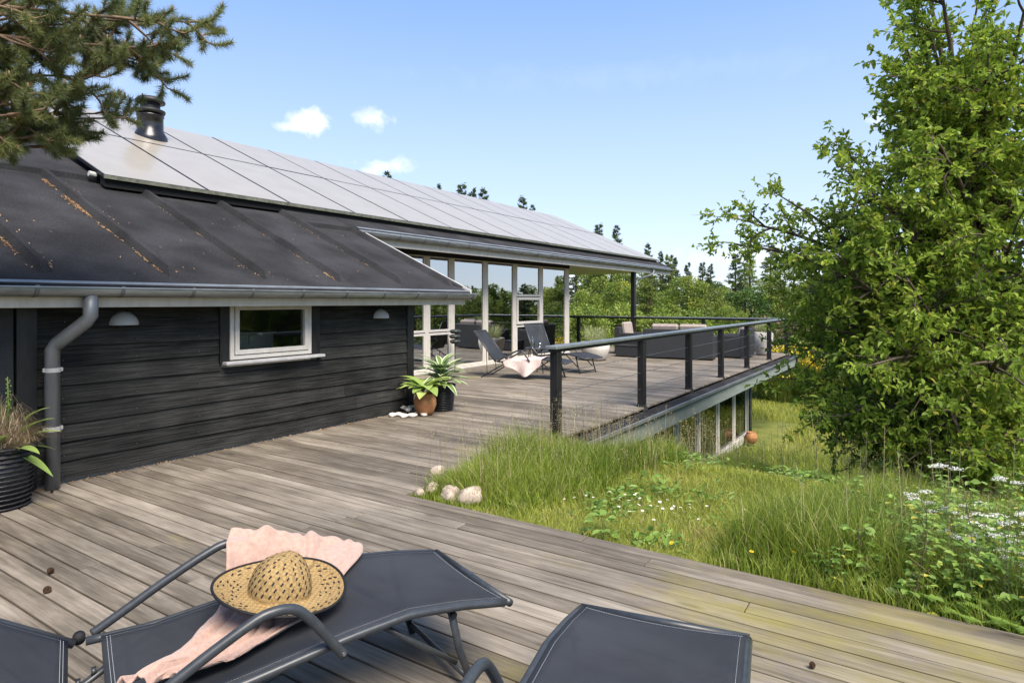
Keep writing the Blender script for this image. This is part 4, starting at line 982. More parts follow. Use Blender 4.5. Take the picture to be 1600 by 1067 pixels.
# pebbles and rocks
def stone_mesh(seed, rx, ry, rz_, sub=3):
    import bmesh
    bm = bmesh.new(); bmesh.ops.create_icosphere(bm, subdivisions=sub, radius=1)
    for v in bm.verts:
        n = mnoise.fractal(v.co*1.1+Vector((seed*7.3,seed*3.1,0)), 1.0, 2.0, 4); k = 1+.28*n
        v.co = Vector((v.co.x*rx*k, v.co.y*ry*k, v.co.z*rz_*k))
    me = bpy.data.meshes.new('stone'); bm.to_mesh(me); bm.free(); return me
peb = [(612,650,'lowest white pebble at the left end of the small heap by the wall'),(622,648,None),(630,651,None),(636,645,None),(643,650,None),(651,647,None),(628,642,None),(640,641,None),(660,649,None)]
for i,(x,y,l) in enumerate(peb):
    me = stone_mesh(i+1, random.uniform(.05,.075), random.uniform(.04,.055), random.uniform(.022,.035)); o = link('pebble', me, M['pebble'], None, True)
    g = G(x+2, y+1, 0); top = i in (3,6,7)
    o.location = (g.x, g.y, .022+(.035 if top else 0)); o.rotation_euler = (0,0,i*1.3)
    tag(o, ['longest pale pebble at the left front of the small heap by the wall','second white pebble from the left in the heap by the wall','front middle white pebble of the heap by the wall','topmost upright white pebble of the heap by the wall','front right white pebble of the heap by the wall','rear right white pebble of the heap by the wall','rear left white pebble lying on the heap by the wall','round white pebble on the right of the heap by the wall','single white pebble nearest the terracotta pot'][i], 'pebble', 'white pebbles by the black wall')
rocks = [(672,768,.062,'small rock at the tip of the grass corner'),(700,778,.085,'reddish rock at the deck edge left of the largest edge rock'),(730,784,.10,'large rounded rock at the deck edge in the grass corner'),
         (680,742,.07,'pale rock half hidden in grass near the corner tip'),(742,742,.085,'pale rock in the middle of the grass corner'),(728,752,.065,'low rock between the middle rocks of the grass corner'),(788,735,.12,'broad flat rock at the terrace side of the grass corner'),(760,728,.10,'grey rock beside the broad flat rock'),(652,773,.04,'smallest rock at the very tip of the grass corner')]
for i,(x,y,r,l) in enumerate(rocks):
    g = G(x,y,-.02); me = stone_mesh(i+31, r*1.05, r*.9, r*.85); o = link('rock', me, M['rock'], None, True); o.location = (g.x+.03, g.y, -.02+r*.25); o.rotation_euler = (.2*i,.1,i*1.1)
    tag(o, l, 'rock', 'field stones in the grass corner')
for i,(x,y,l) in enumerate([(72,925,'pine cone nearest the bottom left on the deck boards'),(75,898,'pine cone on the deck just beyond the nearest one'),(84,770,'small pine cone on the deck at the foot of the downpipe'),(1266,1042,'small dark pine cone on the deck to the right of the front lounger')]):
    mb = MB(); 
    for k in range(70):
        t = k/70; an = k*2.4; rr = .016*math.sin(math.pi*(.12+.8*t)); z = .002+.032*t
        c = Vector((rr*math.cos(an), rr*math.sin(an), z)); dd = Vector((math.cos(an), math.sin(an), .4)).normalized(); s_ = Vector((-math.sin(an), math.cos(an),0))
        mb.add([c-s_*.005, c+s_*.005, c+dd*.009+s_*.003, c+dd*.009-s_*.003, c+dd*.004+Vector((0,0,.004))],[(0,1,2,3),(0,4,1),(3,2,4)])
    mb.lathe([(0,0),(.012,.008),(.012,.024),(0,.034)],n=8)
    if i == 2 or i == 3: pass
    o = mb.build('pine_cone', M['cone']); g = G(x,y,0); o.location = (g.x,g.y,.012); o.rotation_euler = (R(70),0,i*1.9); s=.85 if i<2 else .6; o.scale=(s,s,s); tag(o, l, 'pine cone', 'fallen pine cones')

# ------------------------------------------------------------------ dry needle litter on the felt roof
P=[];D=[]
for bi,(u_off,va,vb,wd,cnt) in enumerate([(0,6.1,8.2,.022,420),(1,6.1,7.2,.010,160),(1,7.2,8.7,.028,900),(2,6.1,6.4,.03,120),(2,6.5,8.2,.006,40),(3,6.1,6.3,.02,40),(3,6.5,7.6,.01,60),(4,6.6,7.0,.03,70),(4,7.0,8.4,.006,60)]):
    uu = base_u[0]+u_off*sp
    for sd in (-1,1):
        c = int(cnt*(1 if sd==-1 else .7)); vv = rng.uniform(va,vb,c)
        lump = .5+.5*np.sin(vv*7+bi*2+sd); keep = rng.uniform(0,1,c) < lump; vv=vv[keep]; c=len(vv)
        x = uu+sd*(.066+np.abs(rng.normal(0,wd,c))); P.append(np.stack([x,vv,rz(vv)+.004+rng.uniform(0,.008,c)],1)); D.append(np.stack([rng.normal(0,.6,c),rng.normal(0,1,c),np.zeros(c)],1))
c=90; vv=rng.uniform(5.95,8.4,c); P.append(np.stack([rng.uniform(1.5,7.6,c),vv,rz(vv)+.004],1)); D.append(np.stack([rng.normal(0,1,c),rng.normal(0,1,c),np.zeros(c)],1))
P=np.concatenate(P);D=np.concatenate(D); Dn=unit(D); S=np.stack([-Dn[:,1],Dn[:,0],np.zeros(len(P))],1)*.0035; Dn=Dn*rng.uniform(.015,.04,len(P))[:,None]; Dn[:,2]=Dn[:,1]*TP
V=np.stack([P-S,P+S,P+Dn+S,P+Dn-S],1); V[:,:,2]+= (V[:,:,1]-P[:,None,1])*0
o=np_mesh('needle_litter', V.reshape(-1,3), 4, M['litter'], None, rng.uniform(0,1,len(P))); tag(o,kind='stuff')
# crumbs along the foot of the black wall
c=700; xx=rng.uniform(2.2,6.6,c); P=np.stack([xx,WV-.06-np.abs(rng.normal(0,.02,c)),np.full(c,.004)],1); a=rng.uniform(0,6.28,c); Dn=np.stack([np.cos(a),np.sin(a),rng.uniform(0,.5,c)],1)*rng.uniform(.006,.02,c)[:,None]; S=np.stack([-np.sin(a),np.cos(a),np.zeros(c)],1)*.003
o=np_mesh('leaf_crumbs', np.stack([P-S,P+S,P+Dn+S,P+Dn-S],1).reshape(-1,3),4,M['litter'],None,rng.uniform(0,1,c)); tag(o,kind='stuff')

#VEG
# ------------------------------------------------------------------ trees
def bez(a, b, bend, n=8):
    a=np.array(a,float); b=np.array(b,float); m=(a+b)/2+np.array(bend,float)
    t=np.linspace(0,1,n)[:,None]; return (1-t)**2*a+2*t*(1-t)*m+t*t*b
def perp(d):
    r=rng.normal(size=3); p=np.cross(d,r); return p/np.linalg.norm(p)
class Bush:
    """limbs -> branches -> twigs carrying leaves"""
    def __init__(s): s.wood=MB(); s.P=[]; s.D=[]; s.R=[]
    def twig(s, p, d, L, nl, tone, spread=.7):
        q = bez(p, p+d*L, rng.normal(0,.12*L,3), 5); s.wood.tube([tuple(x) for x in q], [.004,.0035,.003,.002,.0012], 3, cap=False)
        t = rng.uniform(.1,1,nl); idx=np.minimum((t*4).astype(int),3); f=t*4-idx; pt=q[idx]*(1-f)[:,None]+q[idx+1]*f[:,None]
        dd = unit(rng.normal(0,spread,(nl,3))+d[None,:]*.7+np.array([0,0,-.12])); s.P.append(pt); s.D.append(dd); s.R.append(np.clip(tone+rng.normal(0,.22,nl),0,.93))
    def branch(s, p, d, L, r, twigs, nl, tone, tl=.45):
        q = bez(p, p+d*L+np.array([0,0,-.06*L]), rng.normal(0,.16*L,3)+np.array([0,0,.1*L]), 8); s.wood.tube([tuple(x) for x in q], list(np.linspace(r,r*.3,8)), 5, cap=False)
        for k in range(twigs):
            t = rng.uniform(.12,1.0); i=min(int(t*7),6); pt=q[i]+(q[i+1]-q[i])*(t*7-i); tg=unit(q[i+1]-q[i]); dd=unit(tg*.6+perp(tg)*.8+np.array([0,0,.12])); s.twig(pt,dd,tl*rng.uniform(.5,1.1)*(1.15-.5*t),nl,tone+rng.normal(0,.12))
        s.twig(q[-1],unit(q[-1]-q[-2]),tl*.8,nl,tone)
    def limb(s, a, b, r, nb, bl, tw, nl, tone, bend=(0,0,.4), start=.3, tl=.45):
        q = bez(a,b,bend,12); s.wood.tube([tuple(x) for x in q], list(np.linspace(r,r*.25,12)), 7, cap=False)
        for k in range(nb):
            t=rng.uniform(start,1.0); i=min(int(t*11),10); pt=q[i]+(q[i+1]-q[i])*(t*11-i); tg=unit(q[i+1]-q[i]); dd=unit(tg*.55+perp(tg)*.85+np.array([0,0,.08]))
            s.branch(pt,dd,bl*rng.uniform(.5,1.1)*(1.2-.6*t),r*.28,tw,nl,tone+rng.normal(0,.10),tl)
        s.branch(q[-1],unit(q[-1]-q[-3]),bl*.7,r*.25,tw,nl,tone,tl)
# --- the big leafy tree on the right
rng = np.random.default_rng(101)
T0 = np.array([9.7,-.55,-.9])
def loc(x, y, d): 
    p = at(x, d, EYE+(HZ-y)/F*d); return np.array([p.x-T0[0],p.y-T0[1],p.z-T0[2]])
bt = empty('leafy_tree', tuple(T0), 0, 'large light green leafy tree filling the right side beside the lawn', 'tree')
B = Bush(); hub=[np.array([0,0,.5]),np.array([.05,.05,1.1]),np.array([-.05,0,1.9]),np.array([0,0,2.8])]
B.wood.tube([(0,0,-.3),(.0,.0,.5),(.05,.05,1.1),(-.05,0,1.9),(0,0,2.8),(.1,-.1,4.2),(.1,-.2,5.8)],[.20,.16,.14,.12,.10,.07,.03],10)
limbs = [ # (x, y, depth, hub, nb, bl, tone)
 (1185,352,8.6,2,17,.85,.55),(1165,385,9.4,2,8,.7,.5),(1250,325,8.2,2,11,.55,.6),(1325,240,8.0,2,5,.22,.55),(1345,285,7.2,2,10,.6,.6),(1295,420,7.6,1,16,.85,.5),(1280,480,8.5,1,16,.8,.5),(1270,540,8.9,1,15,.75,.45),
 (1270,600,7.9,0,14,.7,.42),(1345,640,7.0,0,16,.75,.4),(1400,560,6.4,1,18,.85,.55),(1420,440,6.4,1,18,.9,.6),(1480,640,6.3,0,16,.8,.42),(1560,560,6.0,1,16,.9,.5),
 (1390,330,6.9,2,18,.9,.6),(1480,250,6.6,3,18,.9,.55),(1420,150,7.3,3,15,.8,.5),(1455,60,7.4,3,15,.7,.5),(1540,130,6.8,3,18,.9,.45),(1600,20,6.8,3,16,.9,.45),(1440,-60,7.8,3,12,.8,.45),
 (1580,380,6.2,2,18,1.0,.5),(1660,250,6.4,3,14,1.0,.45),(1680,480,6.2,1,14,1.0,.45),(1700,100,7.0,3,12,1.0,.45),(1480,380,8.6,2,14,1.0,.4),(1540,500,8.8,1,14,1.0,.35),(1430,600,8.6,0,12,.9,.35),
 (1560,180,8.6,3,14,1.0,.4),(1430,30,7.6,3,10,.5,.5),(1430,110,7.0,3,14,.7,.5),(1470,-20,7.0,3,14,.8,.5),(1425,190,7.8,3,9,.45,.5),(1520,40,7.8,3,14,.9,.4),(1380,290,8.4,2,14,.8,.5),(1500,320,7.6,3,14,.9,.45),(1560,300,8.4,3,14,1.0,.4),(1620,180,7.6,3,14,1.0,.4),(1330,430,7.0,1,14,.8,.55),(1330,520,7.6,1,14,.8,.5),(1310,660,7.6,0,12,.6,.4),(1380,690,7.2,0,14,.7,.5),(1450,700,6.8,0,16,.7,.5),(1530,700,6.6,0,16,.8,.5),(1600,690,6.4,0,14,.8,.5),(1600,640,7.6,0,12,.9,.35),(1320,480,9.4,1,12,.9,.4),(1480,450,7.2,1,14,.9,.5),(1340,370,7.9,2,14,.8,.55)]
for x,y,dp,h,nb,bl_,tn in limbs:
    B.limb(hub[h], loc(x,y,dp), .055, nb, bl_, 8, 12, tn, (0,0,rng.uniform(.1,.5)), .25, .40)
P=np.concatenate(B.P);D=np.concatenate(B.D);Rn=np.concatenate(B.R); odd=rng.uniform(0,1,len(P))<.03; Rn=np.where(odd,1.0,Rn)
V=leaves(P,D,rng.uniform(.045,.098,len(P)),rng.uniform(.026,.050,len(P)))
tr=B.wood.build('trunk', M['bark'], bt, True); np_mesh('crown', V, 4, M['appleleaf'], bt, np.repeat(Rn,2))
print('big tree leaves', len(P))
# --- pine at the left
rng = np.random.default_rng(205)
PT=np.array([-.6,5.0,-.25])
pt_=empty('pine_tree', tuple(PT), 0, 'pine whose needled branches hang into the top left over the roof', 'tree')
def ploc(x,y,d):
    p=at(x,d,EYE+(HZ-y)/F*d); return np.array([p.x-PT[0],p.y-PT[1],p.z-PT[2]])
wood=MB(); NP=[];ND=[];NR=[]
wood.tube([(0,0,-.3),(.03,.02,1.2),(0,0,2.4),(.1,.0,3.6),(.15,-.1,4.8),(.15,-.1,5.6)],[.17,.15,.13,.11,.07,.03],12)
def ptwig(p,d,L):
    q=bez(p,p+d*L+np.array([0,0,.25*L]),rng.normal(0,.10*L,3),6); wood.tube([tuple(x) for x in q],[.006,.0055,.005,.004,.003,.002],5,cap=False)
    n=int(430*L/.2); t=rng.uniform(0.05,1,n)**.8; i=np.minimum((t*5).astype(int),4); f=t*5-i; pt=q[i]*(1-f)[:,None]+q[i+1]*f[:,None]; tg=unit(q[i+1]-q[i])
    dd=unit(tg*.62+unit(rng.normal(size=(n,3)))*.8); NP.append(pt);ND.append(dd); NR.append(np.clip(rng.normal(.45,.2)+rng.normal(0,.18,n),0,.93)*np.ones(n)); NR[-1][rng.uniform(0,1,n)<.02]=1
    if rng.uniform()<.35:
        e=q[-1]; wood.tube([tuple(e),tuple(e+np.array([0,0,.035]))],[.007,.004],5)
def pbranch(p,d,L,r,nt_):
    q=bez(p,p+d*L,rng.normal(0,.13*L,3),8); wood.tube([tuple(x) for x in q],list(np.linspace(r,.005,8)),6,cap=False)
    for k in range(nt_):
        t=rng.uniform(.25,1); i=min(int(t*7),6); pt=q[i]+(q[i+1]-q[i])*(t*7-i); tg=unit(q[i+1]-q[i]); ptwig(pt,unit(tg*.7+perp(tg)*.7+np.array([0,0,.2])),rng.uniform(.10,.19))
    ptwig(q[-1],unit(q[-1]-q[-2]+np.array([0,0,.02])),.17)
for (hz,x,y,dp,nb,bl_) in [(3.3,290,35,4.6,18,.33),(3.2,215,75,4.5,16,.34),(3.2,150,30,4.3,15,.36),(3.0,250,85,4.9,10,.24),(2.9,120,120,4.3,15,.32),(2.7,165,185,4.5,9,.30),(2.6,150,178,4.7,5,.16),(2.5,70,160,4.2,13,.34),(2.4,40,215,4.1,13,.30),(2.9,30,80,4.2,11,.38),(3.6,30,-20,4.4,10,.4),(2.5,15,180,3.9,9,.3),(3.4,110,60,4.9,9,.36),(2.35,62,228,4.3,6,.18)]:
    a=np.array([0,0,hz]); b=ploc(x,y,dp); q=bez(a,b,(rng.normal(0,.1),rng.normal(0,.1),-.12),14); wood.tube([tuple(v) for v in q],list(np.linspace(.030,.006,14)),8,cap=False)
    for k in range(nb):
        t=1-rng.uniform(0,.60)**1.0; i=min(int(t*13),12); pt=q[i]+(q[i+1]-q[i])*(t*13-i); tg=unit(q[i+1]-q[i]); pbranch(pt,unit(tg*.6+perp(tg)*.8),bl_*rng.uniform(.5,1.1),.012,4)
    pbranch(q[-1],unit(q[-1]-q[-3]),bl_*.5,.01,4)
for k in range(26):   # rest of the crown, out of the frame to the left
    an=rng.uniform(1.2,5.4); hz=rng.uniform(2.4,5.4); L=rng.uniform(1.0,2.0); b=np.array([L*math.cos(an),L*math.sin(an),hz+.4]); q=bez((0,0,hz),b,(0,0,-.1),8); wood.tube([tuple(v) for v in q],list(np.linspace(.035,.008,8)),6,cap=False)
    for m_ in range(4): pbranch(q[3+m_],unit(unit(q[4]-q[3])*.6+perp(unit(q[4]-q[3]))*.8),.4,.012,3)
P=np.concatenate(NP);D=np.concatenate(ND);Rn=np.concatenate(NR); print('needles',len(P))
wood.build('trunk',M['pinebark'],pt_,True); np_mesh('crown', slivers(P,D,rng.uniform(.042,.072,len(P)),.0036),3,M['needle'],pt_,Rn)

# --- background trees
rng = np.random.default_rng(303)
def spruce(H, Rb, n=5200, seed=0):
    g=np.random.default_rng(seed); P=[];D=[]
    nb=int(H*11); 
    for k in range(nb):
        t=(k+g.uniform(0,1))/nb; z=H*(.04+.95*t); L=Rb*(1-t)**.85*g.uniform(.55,1.12)+.12; an=g.uniform(0,6.283); m=max(6,int(n/nb*(L/Rb+.25)*1.3))
        s_=g.uniform(.05,1,m); dr=np.array([math.cos(an),math.sin(an),0]); sd=np.array([-dr[1],dr[0],0]); up=.25-.5*(1-t)
        w=g.normal(0,.16*L*(1.1-s_),m); p=dr*(L*s_)[:,None]+sd*w[:,None]+np.stack([np.zeros(m),np.zeros(m),z+L*(up*s_-.15*s_**2+.18*s_**3)+g.normal(0,.04,m)],1)
        P.append(p); D.append(unit(dr[None,:]*.8+sd*(np.sign(w)*.7)[:,None]+g.normal(0,.35,(m,3))))
    return np.concatenate(P),np.concatenate(D)
def broad(H, Rb, n=6500, seed=0, low=.12, lumps=26):
    g=np.random.default_rng(seed); P=[];D=[];T=[]
    for k in range(lumps):
        t=g.uniform(0,1); z=H*(low+(.93-low)*t); rr=Rb*math.sin(math.pi*(.18+.74*t))**.7*g.uniform(.25,.85); an=g.uniform(0,6.283)
        c=np.array([rr*math.cos(an),rr*math.sin(an),z]); s_=Rb*g.uniform(.24,.42)*(1.1-.45*t); m=n//lumps; q=unit(g.normal(size=(m,3)))*(s_*g.uniform(.45,1.08,m)**.6)[:,None]*np.array([1,1,.72]); P.append(c+q); D.append(unit(q+g.normal(0,.5*s_,(m,3)))); T.append(np.clip(g.normal(.5,.16)+g.normal(0,.2,m),0,1))
    return np.concatenate(P),np.concatenate(D),np.concatenate(T)
def proto(kind, seed, mat, H=8., Rb=2.4, n=6000, size=.2):
    if kind=='spruce': P,D=spruce(H,Rb,n,seed); V=diamonds(P,D,rng.uniform(.16,.34,len(P))*size/.2,rng.uniform(.035,.065,len(P))*size/.2); T=rng.uniform(0,1,len(P))
    else: P,D,T=broad(H,Rb,n,seed,.06 if kind=='shrub' else .14,40 if kind=='broad' else 26); V=diamonds(P,D,rng.uniform(.7,1.25,len(P))*size,rng.uniform(.45,.75,len(P))*size)
    me=np_mesh('crown',V,4,M[mat],None,T); m=me.data; bpy.data.objects.remove(me)
    w=MB(); w.tube([(0,0,-.3),(.05,0,H*.3),(0,.05,H*.7),(0,0,H*.93)],[.03*H*.6,.02*H,.01*H,.004*H],7,cap=False)
    g=np.random.default_rng(seed+5)
    if kind!='spruce':
        for k in range(9):
            an=g.uniform(0,6.28); z=H*g.uniform(.12,.6); w.tube([(0,0,z),(Rb*.35*math.cos(an),Rb*.35*math.sin(an),z+H*.12),(Rb*.7*math.cos(an),Rb*.7*math.sin(an),z+H*.25)],[.008*H,.005*H,.002*H],5,cap=False)
    wo=w.build('trunk',M['bark'],None,True); wm=wo.data; bpy.data.objects.remove(wo)
    return m,wm,H
PR={'spruceA':proto('spruce',1,'conif',10,2.5,15000),'spruceB':proto('spruce',2,'conif',10,1.9,12000),'spruceC':proto('spruce',9,'midl',10,2.7,14000),'pale':proto('broad',3,'pale',8,3.0,14000,.17),'paleB':proto('broad',13,'pale',8,2.6,12000,.17),
    'mid':proto('broad',4,'midl',8,3.0,14000,.17),'midB':proto('broad',14,'midl',8,2.6,12000,.17),'dark':proto('broad',5,'darkl',8,3.0,13000,.17),'brown':proto('shrub',6,'brownl',3,2.2,7000,.12),'shrub':proto('shrub',7,'midl',3,2.2,9000,.13),'shrubp':proto('shrub',8,'pale',3,2.2,9000,.13),'shrubd':proto('shrub',11,'darkl',3,2.2,9000,.12)}
KN={'spruceA':'dark spruce','spruceB':'slender dark spruce','spruceC':'mid green conifer','pale':'yellow green broadleaf tree','paleB':'small yellow green tree','mid':'mid green broadleaf tree','midB':'bushy green tree','dark':'dark green broadleaf tree','brown':'brownish heath shrub','shrub':'green shrub','shrubp':'yellow green shrub','shrubd':'dark green shrub'}
LB={}
def tree(kind, x, d, topy, label, wide=1.0, group='trees in the wood beyond the terrace', pos=None, top=None):
    me,wm,H=PR[kind]
    if pos is None: p=at(x,d,0); zt=EYE+(HZ-topy)/F*d
    else: p=Vector((pos[0],pos[1],0)); zt=top
    zb=float(ground_z(p.x,p.y))-.1
    if zb>-2.0 and p.x>15: zb=-2.1
    s=(zt-zb)/H; t=empty({'spruceA':'spruce_tree','spruceB':'spruce_tree','spruceC':'conifer_tree'}.get(kind,'shrub' if kind in('brown','shrub','shrubp','shrubd') else 'broadleaf_tree'),(p.x,p.y,zb),random.uniform(0,6.28),label,'shrub' if kind in('brown','shrub','shrubp','shrubd') else 'tree',group)
    t.scale=(s*wide,s*wide,s)
    for nme,m_ in (('trunk',wm),('crown',me)):
        o=bpy.data.objects.new(nme,m_); col.objects.link(o); o.parent=t; KIDS.setdefault(t.name,[]).append(o)
    return t
bgl=[ # kind, x, d, top y, wide, label
 ('spruceB',605,60,268,.8,'tip of a spruce just showing over the ridge below the lowest cloud'),('spruceA',722,58,286,.8,'tall spruce tip over the roof ridge, left one of the close group'),('spruceB',738,62,294,.8,'middle spruce tip of the close group over the roof ridge'),('spruceA',756,60,293,.8,'right spruce tip of the close group over the roof ridge'),
 ('spruceB',684,62,288,.7,'tiny spruce tip on the ridge left of the close group'),('spruceA',816,58,307,.8,'lone spruce tip over the ridge between the two groups'),('spruceB',832,62,320,.7,'low spruce tip just right of the lone one over the ridge'),
 ('spruceA',936,55,349,.9,'spruce tip over the lower end of the panels, left of two'),('spruceB',964,56,352,.9,'spruce tip over the lower end of the panels, right of two'),('spruceA',1012,50,386,.8,'dark spruce rising directly behind the end of the gutter'),('spruceB',1032,52,398,.8,'slender spruce just right of the gutter end'),
 ('spruceA',900,46,415,1.0,'dark spruce beside the cream corner post under the roof'),('spruceA',925,48,405,1.1,'dark spruce under the eave left of the black roof post'),('mid',955,42,398,1.1,'mid green tree under the eave next to the black roof post'),('pale',915,34,452,.8,'bright yellow green bush beside the cream corner post'),('pale',968,36,438,.9,'bright yellow green tree right against the black roof post'),
 ('spruceC',1015,40,425,1.0,'feathery conifer right of the black roof post'),('spruceC',1045,42,418,1.0,'second feathery conifer right of the black roof post'),('spruceB',1052,50,418,1.0,'dark pointed spruce between the feathery conifers and the paler tree'),('pale',1075,38,436,1.0,'pale green tree behind the middle of the terrace railing'),
 ('spruceB',1075,50,430,.9,'pointed spruce behind the pale green tree'),('spruceA',1098,52,429,.9,'pointed spruce with a bare tip over the far railing'),('spruceB',1110,48,432,.9,'slim spruce right of the bare tipped one'),('mid',1108,38,446,1.0,'round green tree over the last third of the far railing'),('dark',1165,33,452,1.0,'dense green tree behind the terrace corner'),
 ('spruceA',1150,45,415,1.0,'spruce left of the leafy tree with its top near the long branch'),('spruceC',1172,42,395,1.0,'tall brownish conifer under the long branch of the leafy tree'),('spruceC',1205,44,402,1.1,'conifer partly behind the long branch of the leafy tree'),('midB',1135,40,448,1.0,'bushy green tree left of the dense one'),('pale',1140,30,478,.9,'yellow green bush low behind the far railing'),
 ('mid',1240,40,420,1.1,'green tree behind the left part of the leafy tree'),('midB',1290,38,430,1.1,'bushy tree seen through the gaps of the leafy tree'),('mid',1350,40,425,1.1,'green tree behind the middle of the leafy tree'),('dark',1420,38,420,1.1,'dark tree behind the heart of the leafy tree'),('mid',1490,36,425,1.1,'green tree behind the right of the leafy tree'),('dark',1560,34,420,1.1,'dark tree behind the right edge of the leafy tree'),('midB',1620,32,410,1.1,'bushy tree behind the right border of the photo'),
 ('brown',1215,28,505,1.0,'brown heath shrub right of the terrace corner'),('brown',1262,27,500,1.0,'second brown shrub farther right of the terrace corner'),('brown',1190,30,498,1.0,'brown shrub just behind the corner post of the railing'),('shrub',1290,25,515,1.0,'green shrub between the brown shrubs and the leafy tree'),
 ('shrub',905,30,490,1.0,'green shrub behind the far railing beside the corner post'),('shrubp',950,31,478,1.0,'yellow green shrub behind the far railing and the grass planter'),('shrub',1000,31,488,1.0,'green shrub behind the far railing right of the roof post'),('shrubp',1050,30,486,1.0,'yellow green shrub behind the sofa and the far railing'),('shrub',1100,30,486,1.0,'green shrub behind the far railing right of the sofa'),
 ('shrub',1250,30,530,1.0,'green shrub above the yellow broom'),('shrubd',1240,23,590,1.0,'dark green shrub at the foot of the yellow broom'),('shrub',1320,22,560,1.0,'green shrub at the back of the lawn'),('shrubd',1360,20,570,1.1,'dark shrub under the leafy tree'),('shrub',1440,18,560,1.1,'shrub in the shade behind the leafy tree'),('shrubd',1520,16,570,1.1,'dark shrub at the foot of the leafy tree, right'),('shrub',1600,14,570,1.1,'shrub at the right border beneath the leafy tree'),
 ('shrub',1190,29,520,1.0,'low green shrub below the railing corner'),('shrub',1222,24,545,.9,'low green shrub left of the yellow broom'),('shrubd',1440,13,640,1.2,'dark low shrub right below the leafy tree'),('shrubd',1530,12,640,1.2,'dark low shrub below the leafy tree near the border')]
for k,x,d_,ty,wd,l in bgl: tree(k,x,d_,ty-(20 if (x>850 and ty>400 and ty<470 and 'spruce' in k) else (6 if x>1000 and ty<470 else 0)),l,wd)
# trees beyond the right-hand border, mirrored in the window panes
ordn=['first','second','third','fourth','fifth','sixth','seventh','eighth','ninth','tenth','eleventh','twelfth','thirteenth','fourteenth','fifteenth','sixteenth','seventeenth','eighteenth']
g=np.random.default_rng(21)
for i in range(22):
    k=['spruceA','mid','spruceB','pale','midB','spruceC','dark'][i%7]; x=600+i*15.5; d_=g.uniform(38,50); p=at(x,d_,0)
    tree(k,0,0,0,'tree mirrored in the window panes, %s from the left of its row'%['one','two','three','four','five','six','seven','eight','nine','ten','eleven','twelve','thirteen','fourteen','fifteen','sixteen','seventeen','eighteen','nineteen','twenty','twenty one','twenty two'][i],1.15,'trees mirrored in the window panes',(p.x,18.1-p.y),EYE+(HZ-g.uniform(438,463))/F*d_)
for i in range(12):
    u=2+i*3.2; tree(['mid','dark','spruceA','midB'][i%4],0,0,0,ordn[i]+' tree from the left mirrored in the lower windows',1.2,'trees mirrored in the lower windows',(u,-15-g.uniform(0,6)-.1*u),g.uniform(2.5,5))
g=np.random.default_rng(22)
for i in range(18):   # backs up the wood so no bare horizon shows
    x=840+i*46+g.uniform(-10,10); k=['mid','spruceC','dark','spruceB'][i%4]; tree(k,x,g.uniform(62,80),g.uniform(430,450),ordn[i]+' tree from the left in the far row, a '+KN[k],1.5,'far row of the wood')
# yellow broom
def broom(x,y,d_,H,W,label,n=1700):
    t=empty('broom_shrub',at(x,d_,float(ground_z(at(x,d_,0).x,at(x,d_,0).y))),0,label,'shrub','yellow flowering broom')
    V,rn=blades(5200,W*.5,H,W*.45,.02,.3,.4); np_mesh('stems',V,4,M['midl'],t,rn)
    a=rng.uniform(0,6.28,n); th=rng.uniform(0,1,n); r=W*.75*np.sqrt(rng.uniform(0,1,n))*(1.1-th*.5); lump=np.sin(a*3+x)+np.sin(th*9+a*2); k=lump>-.3
    P=np.stack([r*np.cos(a),r*np.sin(a),H*(.45+.5*th)],1)[k]; np_mesh('flowers',diamonds(P,rng.normal(size=(len(P),3)),.07,.055),4,M['yellowfl'],t,rng.uniform(0,1,len(P)))
broom(1225,606,23.5,2.2,1.7,'yellow flowering broom right of the terrace corner'); broom(1265,606,23,1.7,1.4,'yellow broom just left of the leafy tree crown'); broom(1355,610,20,1.8,1.2,'yellow broom seen low through the leafy tree crown',900)

# ------------------------------------------------------------------ grass
def grassmesh(name, X, Y, H, W, lean, mat, tone=None, zoff=0.0):
    n=len(X); Zg=ground_z(X,Y)+zoff; a=rng.uniform(0,6.283,n); d=np.stack([np.cos(a),np.sin(a),np.zeros(n)],1); b=rng.uniform(0,6.283,n); s_=np.stack([np.cos(b),np.sin(b),np.zeros(n)],1)
    base=np.stack([X,Y,Zg],1); L=(lean*H)*rng.uniform(.1,1,n)
    def p(t): return base+d*(L*t*t)[:,None]+np.stack([np.zeros(n),np.zeros(n),H*(t-.22*t*t*L/np.maximum(H,1e-6))],1)
    p0,p1,p2=p(0),p(.55),p(1.0); w=W[:,None]/2 if hasattr(W,'__len__') else W/2
    q1=np.stack([p0-s_*w,p0+s_*w,p1+s_*w*.8,p1-s_*w*.8],1); q2=np.stack([p1-s_*w*.8,p1+s_*w*.8,p2+s_*w*.08,p2-s_*w*.08],1)
    V=np.stack([q1,q2],1).reshape(-1,3)
    if tone is None: tone=np.clip(rng.normal(.45,.24,n),0,1)
    o=np_mesh(name,V,4,M[mat],None,np.repeat(tone,2)); tag(o,kind='stuff'); return o
def scatter(u0,u1,v0,v1,n,keep=None):
    X=rng.uniform(u0,u1,n);Y=rng.uniform(v0,v1,n)
    m=~((X<3.775)|((Y>3.50)&(X<6.5))|((Y>3.35)&(X>=6.5)&(X<7.0))|((Y>3.95)&(X>7)&(X<17.6)))
    if keep is not None: m&=keep(X,Y)
    # only what the camera's frame could see, with a margin for side views
    d=.835*X+.55*Y; l=.55*X-.835*Y; m&=(np.abs(l)<d*1.0+1.5)
    return X[m],Y[m]
def fbm(X,Y,s): return np.sin(X*s+1.3*np.sin(Y*s*.7))*np.cos(Y*s*1.1+.9*np.sin(X*s*.6))
